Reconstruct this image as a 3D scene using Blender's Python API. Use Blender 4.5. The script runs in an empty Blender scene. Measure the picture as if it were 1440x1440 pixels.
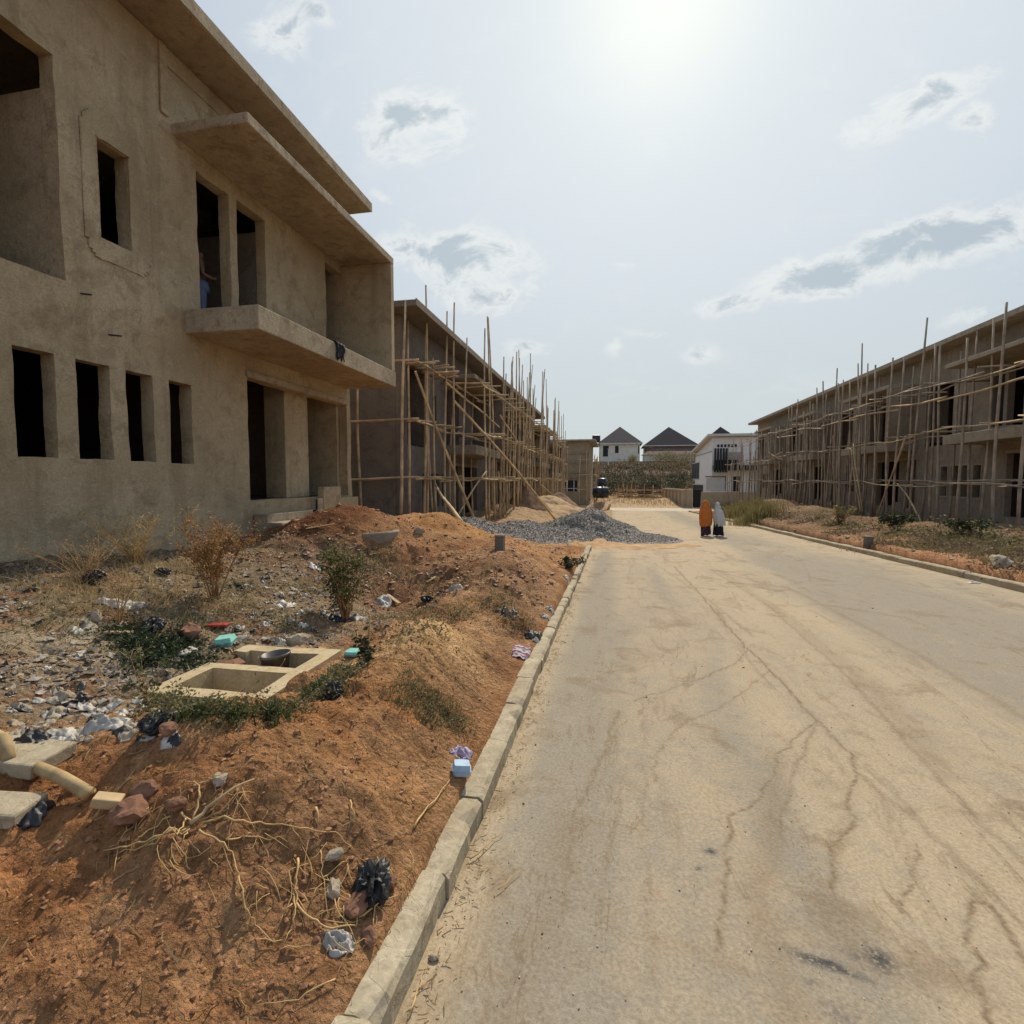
import bpy, bmesh, math, random
import numpy as np
from mathutils import Vector, Matrix
random.seed(7); RNG = np.random.default_rng(11)
S = bpy.context.scene; COL = S.collection
PI = math.pi

# ------------------------------------------------------------------ camera numbers
PSI = math.radians(11.3); TH = math.atan(44/720); CAM = np.array([0, 0, 1.8])
FW = np.array([-math.sin(PSI)*math.cos(TH), math.cos(PSI)*math.cos(TH), -math.sin(TH)])
RT = np.array([math.cos(PSI), math.sin(PSI), 0]); UP = np.cross(RT, FW)
def ray(px, py): return FW + RT*(px-720)/720 + UP*(720-py)/720
def onX(px, py, x): d = ray(px, py); return CAM + d*(x/d[0])
def onY(px, py, y): d = ray(px, py); return CAM + d*(y/d[1])
def onZ(px, py, z): d = ray(px, py); return CAM + d*((z-1.8)/d[2])

# ------------------------------------------------------------------ noise
def _h(ix, iy, s):
    n = (ix*374761393 + iy*668265263 + s*2147483647) & 0xffffffff
    n = ((n ^ (n >> 13))*1274126177) & 0xffffffff
    n = ((n ^ (n >> 16))*2246822519) & 0xffffffff
    return ((n ^ (n >> 15)) & 0xffff)/65535.0
def vn(x, y, s=0):
    x = np.asarray(x, float); y = np.asarray(y, float)
    ix = np.floor(x).astype(np.int64); iy = np.floor(y).astype(np.int64)
    fx = x-ix; fy = y-iy; fx = fx*fx*(3-2*fx); fy = fy*fy*(3-2*fy)
    a = _h(ix, iy, s); b = _h(ix+1, iy, s); c = _h(ix, iy+1, s); d = _h(ix+1, iy+1, s)
    return (a*(1-fx)+b*fx)*(1-fy)+(c*(1-fx)+d*fx)*fy
def fbm(x, y, o=4, s=0, g=0.5):
    t = 0; a = 1; n = 0; f = 1.0
    for i in range(o):
        t = t+a*vn(np.asarray(x)*f+17.3*i, np.asarray(y)*f-9.1*i, s+i*31); n += a; a *= g; f *= 2.03
    return t/n
def ss(a, b, x): t = np.clip((x-a)/(b-a), 0, 1); return t*t*(3-2*t)

# ------------------------------------------------------------------ terrain
TX0, TX1, TY0, TY1 = -3.22, -2.30, 2.93, 3.98; TZ = 0.33      # chamber footprint and rim height
def zr(y): return -0.025*np.clip(y, -30, 57)
def gs(x, y, cx, cy, sx, sy, a, rot=0):
    c, s = math.cos(rot), math.sin(rot); dx = x-cx; dy = y-cy
    return a*np.exp(-0.5*(((c*dx+s*dy)/sx)**2+((-s*dx+c*dy)/sy)**2))
def ground_macro(x, y):
    x = np.asarray(x, float); y = np.asarray(y, float); r = zr(y)
    hL = np.interp(y, [-6, 3, 4.8, 8, 11, 13.2, 16.7, 20, 30, 50, 58], [1.0, 1.0, .95, .78, .9, .85, .75, .6, .55, .4, .1])
    w = np.clip((-x-.85)/6.35, 0, 1)
    L = r+.08+(hL-.08)*(0.25*w+0.75*ss(.0, .95, w))
    # hollow with the rubbish, roadside mounds
    L = L+gs(x, y, -4.2, 3.6, 1.0, 1.1, -.14)
    L = L+gs(x, y, -1.62, 4.15, .34, .52, .46)+gs(x, y, -1.5, 3.0, .40, .6, .33)+gs(x, y, -2.05, 2.2, .65, .36, .40, -.35)+gs(x, y, -3.1, 1.7, .7, .36, .24, -.2)
    L = L+gs(x, y, -1.75, 1.55, .5, .55, .14)
    L = L+gs(x, y, -1.35, 5.9, .42, 1.0, .14)+gs(x, y, -1.8, 7.9, .6, 1.0, .50)+gs(x, y, -2.3, 10.2, 1.0, 1.3, .42)+gs(x, y, -4.0, 10.2, 1.1, .9, .30)
    L = L+gs(x, y, -3.2, 7.3, .75, .8, -.34)+gs(x, y, -1.05, 6.5, .16, 2.5, -.05)
    L = L+gs(x, y, -5.5, 9.5, .9, 1.0, .50)+gs(x, y, -5.0, 9.2, .9, .8, .22)+gs(x, y, -5.3, 11.8, .9, .9, .30)
    L = L+gs(x, y, -4.6, 13.6, .95, .6, .52)+gs(x, y, -3.1, 13.4, .9, .6, .10)+gs(x, y, -6.3, 14.2, .8, .7, .25)
    L = L+gs(x, y, -6.0, 27.5, 1.1, 1.5, .7)+gs(x, y, -5.6, 33, 1.0, 1.5, .75)+gs(x, y, -4.6, 30.5, 1.0, 1.2, .45)+gs(x, y, -3.6, 40, 1.6, 2.6, .6)
    L = L+gs(x, y, -5.2, 37, 1.3, 2.2, .7)
    u = np.clip((x-7.85)/6.5, 0, 1)
    hR = np.interp(y, [0, 12, 20, 30, 45, 58], [.35, .42, .45, .4, .3, .1])
    R = r+.06+(hR-.06)*ss(0, .8, u)
    R = R+gs(x, y, 9.9, 14.5, .8, 1.2, .22)+gs(x, y, 11.4, 16.5, .9, 1.3, .30)+gs(x, y, 10.4, 18.6, .7, .9, .25)+gs(x, y, 12.6, 19.5, .7, .9, .3)+gs(x, y, 10.2, 21, 1.0, 1.8, .22)
    R = R+gs(x, y, 11.2, 26.5, 1.3, 1.6, .40)+gs(x, y, 10.6, 32, 1.6, 2.2, .9)+gs(x, y, 10.6, 40, 1.5, 2.6, .8)+gs(x, y, 13, 42, 2, 3, .8)+gs(x, y, 9.6, 25, .8, 2, .25)
    R = R+gs(x, y, 9.2, 11.5, .5, 1.0, .12)+gs(x, y, 12.2, 13.5, .9, 1.2, .15)+gs(x, y, 12.0, 22.5, .9, 1.3, .3)+gs(x, y, 9.4, 18, .5, 1.6, .14)
    R = R-.17*ss(7.66, 7.70, x)*(1-ss(7.90, 7.96, x))*(y < 34)
    R = R+.17*ss(7.90, 7.96, x)*(1-ss(8.1, 9.4, x))*(y < 34)
    td = np.maximum(np.maximum(TX0-x, x-TX1), np.maximum(TY0-y, y-TY1)); tw = 1-ss(.05, .55, td)
    L = L*(1-tw)+(TZ-.035)*tw+tw*gs(x, y, -1.9, 3.3, .25, .7, .12)
    z = np.where(x < 3.3, L, R)
    road = ss(.02, .12, x+.86)*(1-ss(-.06, .02, x-7.52))          # bed below the road sheet
    e = -.75+.55*ss(16.8, 19, y)+.35*(fbm(y*.8, y*0+3, 3, 5)-.5)*ss(17, 19, y)
    rb = np.where(y > 16.9, ss(-.25, .15, x-e)*(1-ss(-.06, .02, x-7.52)), road)
    z = z*(1-rb)+(r-.06)*rb
    # far: level lot, crossing street, hill
    far = ss(55, 57.5, y); lot = -1.43+ss(64, 75, y)*.5+ss(76, 92, y)*.9+ss(92, 126, y)*5.6
    lot = lot+gs(x, y, 6, 70, 3, 2.5, .35)+gs(x, y, -1.0, 69, 3, 3, .6)+gs(x, y, 14, 72, 5, 4, .5)
    z = z*(1-far)+lot*far
    cr = ss(55.6, 56.3, y)*(1-ss(62.6, 63.2, y))*ss(-16, -15, x)
    z = z*(1-cr)+(-1.53)*cr
    lev = ss(15.5, 30, np.abs(x-3))*(1-far); z = z*(1-lev)+(r*.6+.5)*lev
    near = (y < 55)
    return z
def ground(x, y, micro=True):
    x = np.asarray(x, float); y = np.asarray(y, float); z = ground_macro(x, y)
    if micro:
        off = ((x < -.9) | (x > 7.95) | ((y > 17) & (x < .0)))
        m = off*np.where(x < -.9, np.minimum(1, (-.86-x)/.25), 1.0)
        m = np.clip(m, 0, 1)*(1-ss(53, 58, y))
        d2 = np.hypot(x, y)
        rough = .15*(fbm(x*1.3, y*1.3, 3, 3)-.5)+.10*(fbm(x*4.1, y*4.1, 3, 9)-.5)+.06*(fbm(x*13, y*13, 3, 21)-.5)
        lump = np.maximum(0, vn(x*7, y*7, 77)-.62)*.10+np.maximum(0, vn(x*19, y*19, 78)-.6)*.04
        # rills running down the banks
        rill = (np.abs(fbm(x*2.2+.3*y, y*3.5, 2, 51)-.5) < .035)*-.015
        z = z+m*(rough+lump+rill)
        z = z+ss(66, 72, y)*(fbm(x*.25, y*.25, 4, 61)-.5)*1.0*(1-ss(126, 130, y)*.6)
    inside = (x > TX0+.06) & (x < TX1-.06) & (y > TY0+.06) & (y < TY1-.06)
    z = np.where(inside, TZ-.62, z)
    edge = ((x > TX0-.1) & (x < TX1+.1) & (y > TY0-.1) & (y < TY1+.1) & ~inside)
    z = np.where(edge, np.minimum(z, TZ-.03), z)
    return z
def gz(x, y): return float(ground(np.array([x]), np.array([y]))[0])
_T = np.geomspace(1.2, 400, 1400)
def hit(px, py):
    d = ray(px, py); P = CAM[None]+d[None]*_T[:, None]
    g = ground(P[:, 0], P[:, 1]); rd = (P[:, 0] > -.7) & (P[:, 0] < 7.5) & (P[:, 1] < 57)
    g = np.where(rd, np.maximum(g, zr(P[:, 1])), g)
    i = np.argmax(P[:, 2] <= g); ts = np.linspace(_T[max(i-1, 0)], _T[i], 40); P = CAM[None]+d[None]*ts[:, None]
    g = ground(P[:, 0], P[:, 1]); rd = (P[:, 0] > -.7) & (P[:, 0] < 7.5) & (P[:, 1] < 57)
    g = np.where(rd, np.maximum(g, zr(P[:, 1])), g)
    return P[np.argmax(P[:, 2] <= g)]

# ------------------------------------------------------------------ object helpers
def tag(o, label=None, cat=None, group=None, kind=None):
    if label: o['label'] = label
    if cat: o['category'] = cat
    if group: o['group'] = group
    if kind: o['kind'] = kind
    return o
def empty(name, loc, label, cat, group=None):
    o = bpy.data.objects.new(name, None); COL.objects.link(o); o.location = loc; o.empty_display_size = .2
    return tag(o, label, cat, group)
def mesh_np(name, V, F, m, parent=None, smooth=True):
    """V (n,3) array, F (k,3|4) array, quick."""
    V = np.asarray(V, np.float32); F = np.asarray(F, np.int32)
    me = bpy.data.meshes.new(name); me.vertices.add(len(V)); me.vertices.foreach_set('co', V.ravel())
    k = F.shape[1]; me.loops.add(F.size); me.loops.foreach_set('vertex_index', F.ravel())
    me.polygons.add(len(F)); me.polygons.foreach_set('loop_start', np.arange(0, F.size, k, dtype=np.int32))
    me.polygons.foreach_set('loop_total', np.full(len(F), k, np.int32))
    me.polygons.foreach_set('use_smooth', np.full(len(F), smooth)); me.update(calc_edges=True)
    return link(name, me, m, parent)
def link(name, me, m, parent=None):
    if m: me.materials.append(m)
    o = bpy.data.objects.new(name, me); COL.objects.link(o)
    if parent: adopt(o, parent)
    return o
def adopt(o, parent):
    o.parent = parent
    o.matrix_parent_inverse = Matrix() if parent.parent else Matrix.Translation(-parent.location)
class MB:
    def __init__(s): s.v = []; s.f = []
    def quad(s, a, b, c, d):
        n = len(s.v); s.v += [a, b, c, d]; s.f.append((n, n+1, n+2, n+3))
    def box(s, x0, x1, y0, y1, z0, z1, M=None):
        n = len(s.v); P = [(x, y, z) for z in (z0, z1) for y in (y0, y1) for x in (x0, x1)]
        if M is not None: P = [tuple(M @ Vector(p)) for p in P]
        s.v += P
        s.f += [tuple(n+i for i in q) for q in ((0, 2, 3, 1), (4, 5, 7, 6), (0, 1, 5, 4), (2, 6, 7, 3), (0, 4, 6, 2), (1, 3, 7, 5))]
        return s
    def tube(s, pts, rad, sides=6, cap=True):
        pts = [Vector(p) for p in pts]; n0 = len(s.v); k = len(pts)
        if not hasattr(rad, '__len__'): rad = [rad]*k
        for i, p in enumerate(pts):
            t = (pts[min(i+1, k-1)]-pts[max(i-1, 0)])
            t = t.normalized() if t.length > 1e-9 else Vector((0, 0, 1))
            a = t.orthogonal().normalized() if i == 0 else (a-t*a.dot(t)).normalized()
            b = t.cross(a)
            for j in range(sides):
                an = 2*PI*j/sides; s.v.append(tuple(p+(a*math.cos(an)+b*math.sin(an))*rad[i]))
        for i in range(k-1):
            for j in range(sides):
                j2 = (j+1) % sides; A = n0+i*sides
                s.f.append((A+j, A+j2, A+sides+j2, A+sides+j))
        if cap:
            s.f.append(tuple(n0+j for j in range(sides))[::-1]); s.f.append(tuple(n0+(k-1)*sides+j for j in range(sides)))
        return s
    def rings(s, rings, cap=True):
        n0 = len(s.v); m = len(rings[0])
        for r in rings: s.v += [tuple(p) for p in r]
        for i in range(len(rings)-1):
            for j in range(m):
                j2 = (j+1) % m; A = n0+i*m; s.f.append((A+j, A+j2, A+m+j2, A+m+j))
        if cap:
            s.f.append(tuple(n0+j for j in range(m))[::-1]); s.f.append(tuple(n0+(len(rings)-1)*m+j for j in range(m)))
        return s
    def build(s, name, m, parent=None, smooth=False, bevel=0):
        me = bpy.data.meshes.new(name); me.from_pydata([tuple(p) for p in s.v], [], s.f); me.update()
        if smooth: me.polygons.foreach_set('use_smooth', [True]*len(me.polygons))
        o = link(name, me, m, parent)
        if bevel:
            b = o.modifiers.new('bevel', 'BEVEL'); b.width = bevel; b.segments = 2; b.limit_method = 'ANGLE'
        return o

# ------------------------------------------------------------------ materials
class NT:
    def __init__(s, m): s.t = m.node_tree; s.n = s.t.nodes; s.l = s.t.links
    def new(s, typ, **kw):
        n = s.n.new(typ)
        for k, v in kw.items(): setattr(n, k, v)
        return n
    def setin(s, sock, v):
        if isinstance(v, bpy.types.NodeSocket): s.l.new(v, sock)
        elif v is not None: sock.default_value = v
    def math(s, op, a, b=None, c=None, clamp=False):
        n = s.new('ShaderNodeMath', operation=op, use_clamp=clamp); s.setin(n.inputs[0], a)
        if b is not None: s.setin(n.inputs[1], b)
        if c is not None: s.setin(n.inputs[2], c)
        return n.outputs[0]
    def vmath(s, op, a, b=None):
        n = s.new('ShaderNodeVectorMath', operation=op); s.setin(n.inputs[0], a)
        if b is not None: s.setin(n.inputs[1], b)
        return n.outputs['Value'] if op in ('DOT_PRODUCT', 'LENGTH', 'DISTANCE') else n.outputs[0]
    def noise(s, vec, scale, detail=4, rough=.55, dist=0, out=0):
        n = s.new('ShaderNodeTexNoise'); s.setin(n.inputs['Vector'], vec); n.inputs['Scale'].default_value = scale
        n.inputs['Detail'].default_value = detail; n.inputs['Roughness'].default_value = rough; n.inputs['Distortion'].default_value = dist
        return n.outputs[out]
    def voro(s, vec, scale, feature='F1', out='Distance'):
        n = s.new('ShaderNodeTexVoronoi', feature=feature); s.setin(n.inputs['Vector'], vec); n.inputs['Scale'].default_value = scale
        return n.outputs[out]
    def ramp(s, v, stops):
        n = s.new('ShaderNodeValToRGB'); s.setin(n.inputs[0], v); e = n.color_ramp.elements
        while len(e) < len(stops): e.new(.5)
        for i, (p, c) in enumerate(stops):
            e[i].position = p; e[i].color = (*c, 1) if hasattr(c, '__len__') else (c, c, c, 1)
        return n.outputs[0]
    def map(s, v, a, b, c=0, d=1):
        n = s.new('ShaderNodeMapRange'); n.interpolation_type = 'SMOOTHSTEP'; s.setin(n.inputs[0], v)
        for i, q in enumerate((a, b, c, d)): n.inputs[i+1].default_value = q
        return n.outputs[0]
    def mix(s, f, a, b, blend='MIX'):
        n = s.new('ShaderNodeMix', data_type='RGBA', blend_type=blend); s.setin(n.inputs[0], f)
        for sock, v in ((n.inputs[6], a), (n.inputs[7], b)):
            if isinstance(v, (tuple, list)): v = (*v[:3], 1)
            s.setin(sock, v)
        return n.outputs[2]
def mat(name):
    m = bpy.data.materials.new(name); m.use_nodes = True; t = NT(m); b = t.n['Principled BSDF']
    b.inputs['Roughness'].default_value = .9; b.inputs['Specular IOR Level'].default_value = .25
    return m, t, b
def objco(t): return t.new('ShaderNodeTexCoord').outputs['Object']
def bump(t, b, h, strength=.5, dist=.02):
    n = t.new('ShaderNodeBump'); n.inputs['Strength'].default_value = strength; n.inputs['Distance'].default_value = dist
    t.setin(n.inputs['Height'], h); t.l.new(n.outputs[0], b.inputs['Normal'])
def simple(name, col, rough=.8, var=.25, scale=6, bumpd=.0, spec=.25, metal=0):
    m, t, b = mat(name); co = objco(t); n = t.noise(co, scale, 5, .6)
    d = tuple(c*(1-var) for c in col); u = tuple(min(1, c*(1+var)) for c in col)
    t.setin(b.inputs['Base Color'], t.ramp(n, [(.3, d), (.7, u)])); b.inputs['Roughness'].default_value = rough
    b.inputs['Specular IOR Level'].default_value = spec; b.inputs['Metallic'].default_value = metal
    if bumpd: bump(t, b, t.noise(co, scale*6, 4, .6), .6, bumpd)
    return m
def plaster(name, a, bcol, stain, scale=1.0, bd=.012, blocks=False):
    m, t, b = mat(name); co = objco(t)
    big = t.noise(co, .55*scale, 6, .62, .4); mid = t.noise(co, 3.1*scale, 6, .65, .3); fine = t.noise(co, 38, 5, .65); grit = t.noise(co, 160, 2, .5)
    lite = tuple(x*1.18 for x in bcol); drk = tuple(x*.70 for x in stain)
    c = t.ramp(big, [(.36, a), (.5, tuple((p+q)/2 for p, q in zip(a, bcol))), (.62, bcol)])
    c = t.mix(t.map(mid, .50, .66, 0, .60), c, stain)
    c = t.mix(t.map(t.noise(co, 1.3, 7, .7, .9), .54, .68, 0, .55), c, stain)
    c = t.mix(t.map(t.noise(co, 7, 6, .72, .8), .55, .66, 0, .40), c, lite)
    mp = t.new('ShaderNodeMapping'); mp.inputs['Scale'].default_value = (2.6, 2.6, .25); t.l.new(co, mp.inputs[0])
    c = t.mix(t.map(t.noise(mp.outputs[0], 1.0, 6, .65), .52, .68, 0, .50), c, stain)
    c = t.mix(t.map(t.noise(co, 16, 6, .75, .5), .62, .72, 0, .55), c, drk)
    vein = t.math('ABSOLUTE', t.math('SUBTRACT', t.noise(co, 2.1, 5, .6, .6), .5))
    c = t.mix(t.math('MULTIPLY', t.map(vein, .012, .0, 0, .45), t.map(big, .45, .55)), c, drk)
    c = t.mix(t.map(fine, .42, .62, .25, .0), c, drk)
    t.setin(b.inputs['Base Color'], c); b.inputs['Roughness'].default_value = .95; b.inputs['Specular IOR Level'].default_value = .12
    h = t.math('ADD', t.math('MULTIPLY', mid, .9), t.math('ADD', t.math('MULTIPLY', fine, .35), t.math('MULTIPLY', grit, .12)))
    h = t.math('ADD', h, t.math('MULTIPLY', t.map(t.noise(co, 9, 3, .6, 1.2), .50, .56), .35))
    if blocks:
        br = t.new('ShaderNodeTexBrick'); sep = t.new('ShaderNodeSeparateXYZ'); t.l.new(co, sep.inputs[0])
        cb = t.new('ShaderNodeCombineXYZ'); t.l.new(t.math('ADD', sep.outputs[0], sep.outputs[1]), cb.inputs[0]); t.l.new(sep.outputs[2], cb.inputs[1])
        t.l.new(cb.outputs[0], br.inputs['Vector']); br.inputs['Scale'].default_value = 1; br.inputs['Brick Width'].default_value = .46
        br.inputs['Row Height'].default_value = .24; br.inputs['Mortar Size'].default_value = .012
        h = t.math('SUBTRACT', h, t.math('MULTIPLY', br.outputs['Fac'], .5))
    bump(t, b, h, .75, bd)
    return m

M_WARM = plaster('plaster_warm', (.375, .29, .175), (.50, .405, .262), (.265, .20, .118))
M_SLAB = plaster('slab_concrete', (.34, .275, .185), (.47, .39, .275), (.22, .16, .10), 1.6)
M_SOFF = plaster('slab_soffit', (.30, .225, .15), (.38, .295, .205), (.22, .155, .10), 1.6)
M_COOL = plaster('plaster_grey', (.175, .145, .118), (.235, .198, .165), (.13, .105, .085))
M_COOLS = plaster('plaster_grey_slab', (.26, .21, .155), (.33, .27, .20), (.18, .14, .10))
M_BROWN = plaster('plaster_brown', (.275, .222, .162), (.36, .30, .225), (.20, .155, .11))
M_BROWNS = plaster('plaster_brown_slab', (.33, .275, .20), (.42, .355, .27), (.23, .18, .13))
M_BLOCK = plaster('bare_block', (.30, .235, .15), (.36, .285, .19), (.22, .165, .10), 1, .02, True)
M_BLOCKI = plaster('inner_blockwork', (.20, .165, .125), (.26, .22, .17), (.15, .12, .09), 1, .02, True)
M_INT = simple('inner_block_shaded', (.055, .036, .024), .95, .3, 3)  # gloom of the rooms put into a near-black wall and floor colour
M_ROOF = simple('roof_sheet', (.30, .26, .22), .8, .25, 2)
M_KERB = plaster('kerb_concrete', (.36, .295, .20), (.48, .41, .29), (.27, .215, .14), 3, .006)
M_TANK = plaster('chamber_concrete', (.46, .36, .21), (.56, .45, .28), (.36, .27, .15), 3, .005)
M_POLE = simple('scaffold_pole', (.48, .355, .21), .85, .45, 2.2, .004)
M_POLED = simple('weathered_pole', (.33, .26, .185), .85, .4, 2.2, .004)
M_LEDG = simple('peeled_pole', (.46, .335, .19), .85, .45, 1.7, .004)
M_WHITE = simple('white_paint', (.70, .68, .65), .7, .08, 1.5)
M_CREAM = simple('cream_paint', (.55, .53, .48), .75, .12, 1)
M_BLACK = simple('black_paint', (.02, .02, .022), .5, .3, 3)
M_GLASS = simple('dark_glass', (.02, .024, .028), .5, .2, 2, 0, .15)
M_STONE = simple('brown_rock', (.20, .10, .058), .92, .4, 9, .006)
M_GREYST = simple('grey_rock', (.33, .27, .19), .92, .3, 9, .006)
M_CARD = simple('dirty_card', (.34, .29, .22), .8, .3, 9)
M_BLKBAG = simple('black_plastic', (.022, .021, .021), .5, .5, 20, 0, .35)
M_WHTBAG = simple('pale_plastic', (.36, .33, .285), .5, .5, 18, 0, .3)
M_STRAW = simple('dry_straw', (.50, .33, .14), .85, .35, 8)
M_TWIG = simple('dry_twig', (.33, .19, .085), .85, .4, 6)
M_TIMBER = simple('timber', (.45, .32, .17), .8, .25, 9)

def terrain_mat():
    m, t, b = mat('bare_earth'); co = objco(t)
    at = t.new('ShaderNodeAttribute', attribute_name='soil').outputs['Color']
    n1 = t.noise(co, 2.3, 7, .65, .3); n2 = t.noise(co, 17, 6, .7); n3 = t.noise(co, 90, 4, .7); vo = t.voro(co, 34)
    c = t.mix(1.0, at, t.ramp(n1, [(.30, (.72, .68, .65)), (.5, (1.08, 1.08, 1.09)), (.70, (1.34, 1.37, 1.43))]), 'MULTIPLY')
    c = t.mix(1.0, c, t.ramp(n2, [(.3, (.62, .58, .54)), (.5, (1, 1, 1)), (.72, (1.3, 1.3, 1.3))]), 'MULTIPLY')
    c = t.mix(1.0, c, t.ramp(n3, [(.3, (.70, .68, .66)), (.55, (1.05, 1.05, 1.05)), (.75, (1.35, 1.35, 1.35))]), 'MULTIPLY')
    t.setin(b.inputs['Base Color'], c); b.inputs['Roughness'].default_value = 1; b.inputs['Specular IOR Level'].default_value = .05
    h = t.math('ADD', t.math('MULTIPLY', n2, 1.2), t.math('ADD', t.math('MULTIPLY', n3, .45), t.math('MULTIPLY', vo, -.5)))
    bump(t, b, h, .95, .045)
    return m
def road_mat():
    m, t, b = mat('dusty_road'); co = objco(t)
    a = t.new('ShaderNodeAttribute', attribute_name='wear'); sep = t.new('ShaderNodeSeparateColor'); t.l.new(a.outputs['Color'], sep.inputs[0])
    mp = t.new('ShaderNodeMapping'); mp.inputs['Scale'].default_value = (1, .18, 1); t.l.new(co, mp.inputs[0])
    n1 = t.noise(mp.outputs[0], .9, 7, .62, .5); n2 = t.noise(co, 5, 7, .7, .3); n3 = t.noise(co, 60, 4, .7); n4 = t.noise(co, 190, 2, .6)
    sand = t.math('ADD', sep.outputs[0], t.math('ADD', t.math('MULTIPLY', t.math('SUBTRACT', n1, .5), 1.2), t.math('MULTIPLY', t.math('SUBTRACT', n2, .5), 1.1)))
    c = t.mix(t.map(sand, .15, .85), (.29, .248, .188), (.425, .335, .222))
    c = t.mix(t.map(n2, .45, .75, 0, .35), c, (.29, .225, .145))
    st = t.math('MULTIPLY', sep.outputs[1], t.map(n2, .25, .6, .55, 1.0))
    c = t.mix(t.math('MULTIPLY', st, 1.0, clamp=True), c, (.19, .135, .082))
    c = t.mix(t.map(t.noise(mp.outputs[0], 2.6, 8, .72, 1.2), .53, .63, 0, .42), c, (.235, .175, .11))
    c = t.mix(t.map(t.noise(co, 1.4, 8, .68, .7), .52, .66, 0, .60), c, (.215, .155, .095))
    c = t.mix(t.map(t.noise(co, 3.3, 7, .7, .4), .56, .68, 0, .30), c, (.37, .31, .225))
    vn_ = t.math('ABSOLUTE', t.math('SUBTRACT', t.noise(mp.outputs[0], 1.1, 6, .6, .9), .5))
    c = t.mix(t.math('MULTIPLY', t.map(vn_, .008, .0, 0, .5), t.map(n2, .42, .55)), c, (.18, .13, .078))
    c = t.mix(t.math('MULTIPLY', sep.outputs[2], t.map(t.noise(co, 40, 4, .75), .36, .52)), c, (.075, .07, .068))
    c = t.mix(1.0, c, t.ramp(n3, [(.3, (.72, .71, .70)), (.55, (1, 1, 1)), (.75, (1.22, 1.22, 1.22))]), 'MULTIPLY')
    c = t.mix(t.map(n4, .62, .75, 0, .55), c, (.14, .10, .065))
    c = t.mix(t.map(t.voro(co, 23), .0, .10, .5, 0), c, (.20, .16, .11))
    t.setin(b.inputs['Base Color'], c); b.inputs['Roughness'].default_value = .95; b.inputs['Specular IOR Level'].default_value = .12
    h = t.math('ADD', t.math('MULTIPLY', n3, .6), t.math('ADD', t.math('MULTIPLY', n4, .3), t.math('MULTIPLY', sep.outputs[1], -.5)))
    bump(t, b, h, .55, .008)
    return m
def leaf_mat(name, c1, c2, tr=.35):
    m, t, b = mat(name); g = t.new('ShaderNodeNewGeometry')
    c = t.mix(g.outputs['Random Per Island'], c1, c2)
    t.setin(b.inputs['Base Color'], c); b.inputs['Roughness'].default_value = .65
    tl = t.new('ShaderNodeBsdfTranslucent'); t.setin(tl.inputs[0], c)
    mx = t.new('ShaderNodeMixShader'); mx.inputs[0].default_value = tr
    t.l.new(b.outputs[0], mx.inputs[1]); t.l.new(tl.outputs[0], mx.inputs[2]); t.l.new(mx.outputs[0], t.n['Material Output'].inputs[0])
    return m
M_LEAF = leaf_mat('green_leaf', (.035, .06, .018), (.10, .125, .045))
M_LEAFO = leaf_mat('olive_leaf', (.075, .075, .03), (.22, .19, .09))
M_LEAFD = leaf_mat('dark_leaf', (.018, .032, .014), (.055, .075, .03), .2)
M_DRYLEAF = leaf_mat('dry_leaf', (.20, .095, .035), (.38, .22, .085))
M_DRYGR = leaf_mat('dry_grass', (.26, .185, .085), (.46, .34, .17))
M_OLIVE = leaf_mat('olive_grass', (.13, .115, .045), (.28, .225, .10))
M_DLIT = leaf_mat('shadow_litter', (.05, .04, .03), (.30, .25, .19), .05)  # litter whose dark tones stand in for shadows among the rubbish
M_GRITL = leaf_mat('pale_grit', (.22, .17, .11), (.46, .38, .27), 0)
M_SCRUB = leaf_mat('brown_scrub', (.085, .062, .038), (.19, .145, .085))
M_CLOD = leaf_mat('soil_clod', (.14, .062, .027), (.33, .165, .075), 0)
M_GRIT = leaf_mat('grey_clod', (.16, .12, .08), (.36, .28, .19), 0)
M_LITTER = leaf_mat('litter', (.16, .125, .085), (.50, .45, .38), .1)
M_CHIP = leaf_mat('gravel_chip', (.115, .10, .086), (.34, .305, .265), 0)

# ------------------------------------------------------------------ ground sheet
def spans(*seg):
    out = []
    for a, b, st in seg: out += list(np.arange(a, b, st))
    return np.array(out+[seg[-1][1]])
XS = np.concatenate([-np.geomspace(16.5, 620, 34)[::-1], spans((-16, -9, .5), (-9, -6.6, .12), (-6.6, -4.0, .045), (-4.0, -.8, .024), (-.8, .4, .05), (.4, 7.3, .6), (7.3, 8.2, .03), (8.2, 13.6, .10), (13.6, 17, .4)), np.geomspace(17.6, 620, 34)])
YS = np.concatenate([-np.geomspace(6, 300, 12)[::-1], spans((-5, .9, .4), (.9, 5.2, .024), (5.2, 9, .045), (9, 17, .08), (17, 34, .17), (34, 66, .4), (66, 130, 1.1)), np.geomspace(132, 1500, 24)])
GX, GY = np.meshgrid(XS, YS); GZ = ground(GX, GY)
def grid_faces(nx, ny):
    i = np.arange(nx-1)[None]+np.arange(ny-1)[:, None]*nx
    return np.stack([i, i+1, i+1+nx, i+nx], -1).reshape(-1, 4)
ter = mesh_np('ground', np.stack([GX, GY, GZ], -1).reshape(-1, 3), grid_faces(len(XS), len(YS)), terrain_mat())
tag(ter, 'orange laterite earth and dust verges around the road', kind='structure')
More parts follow.
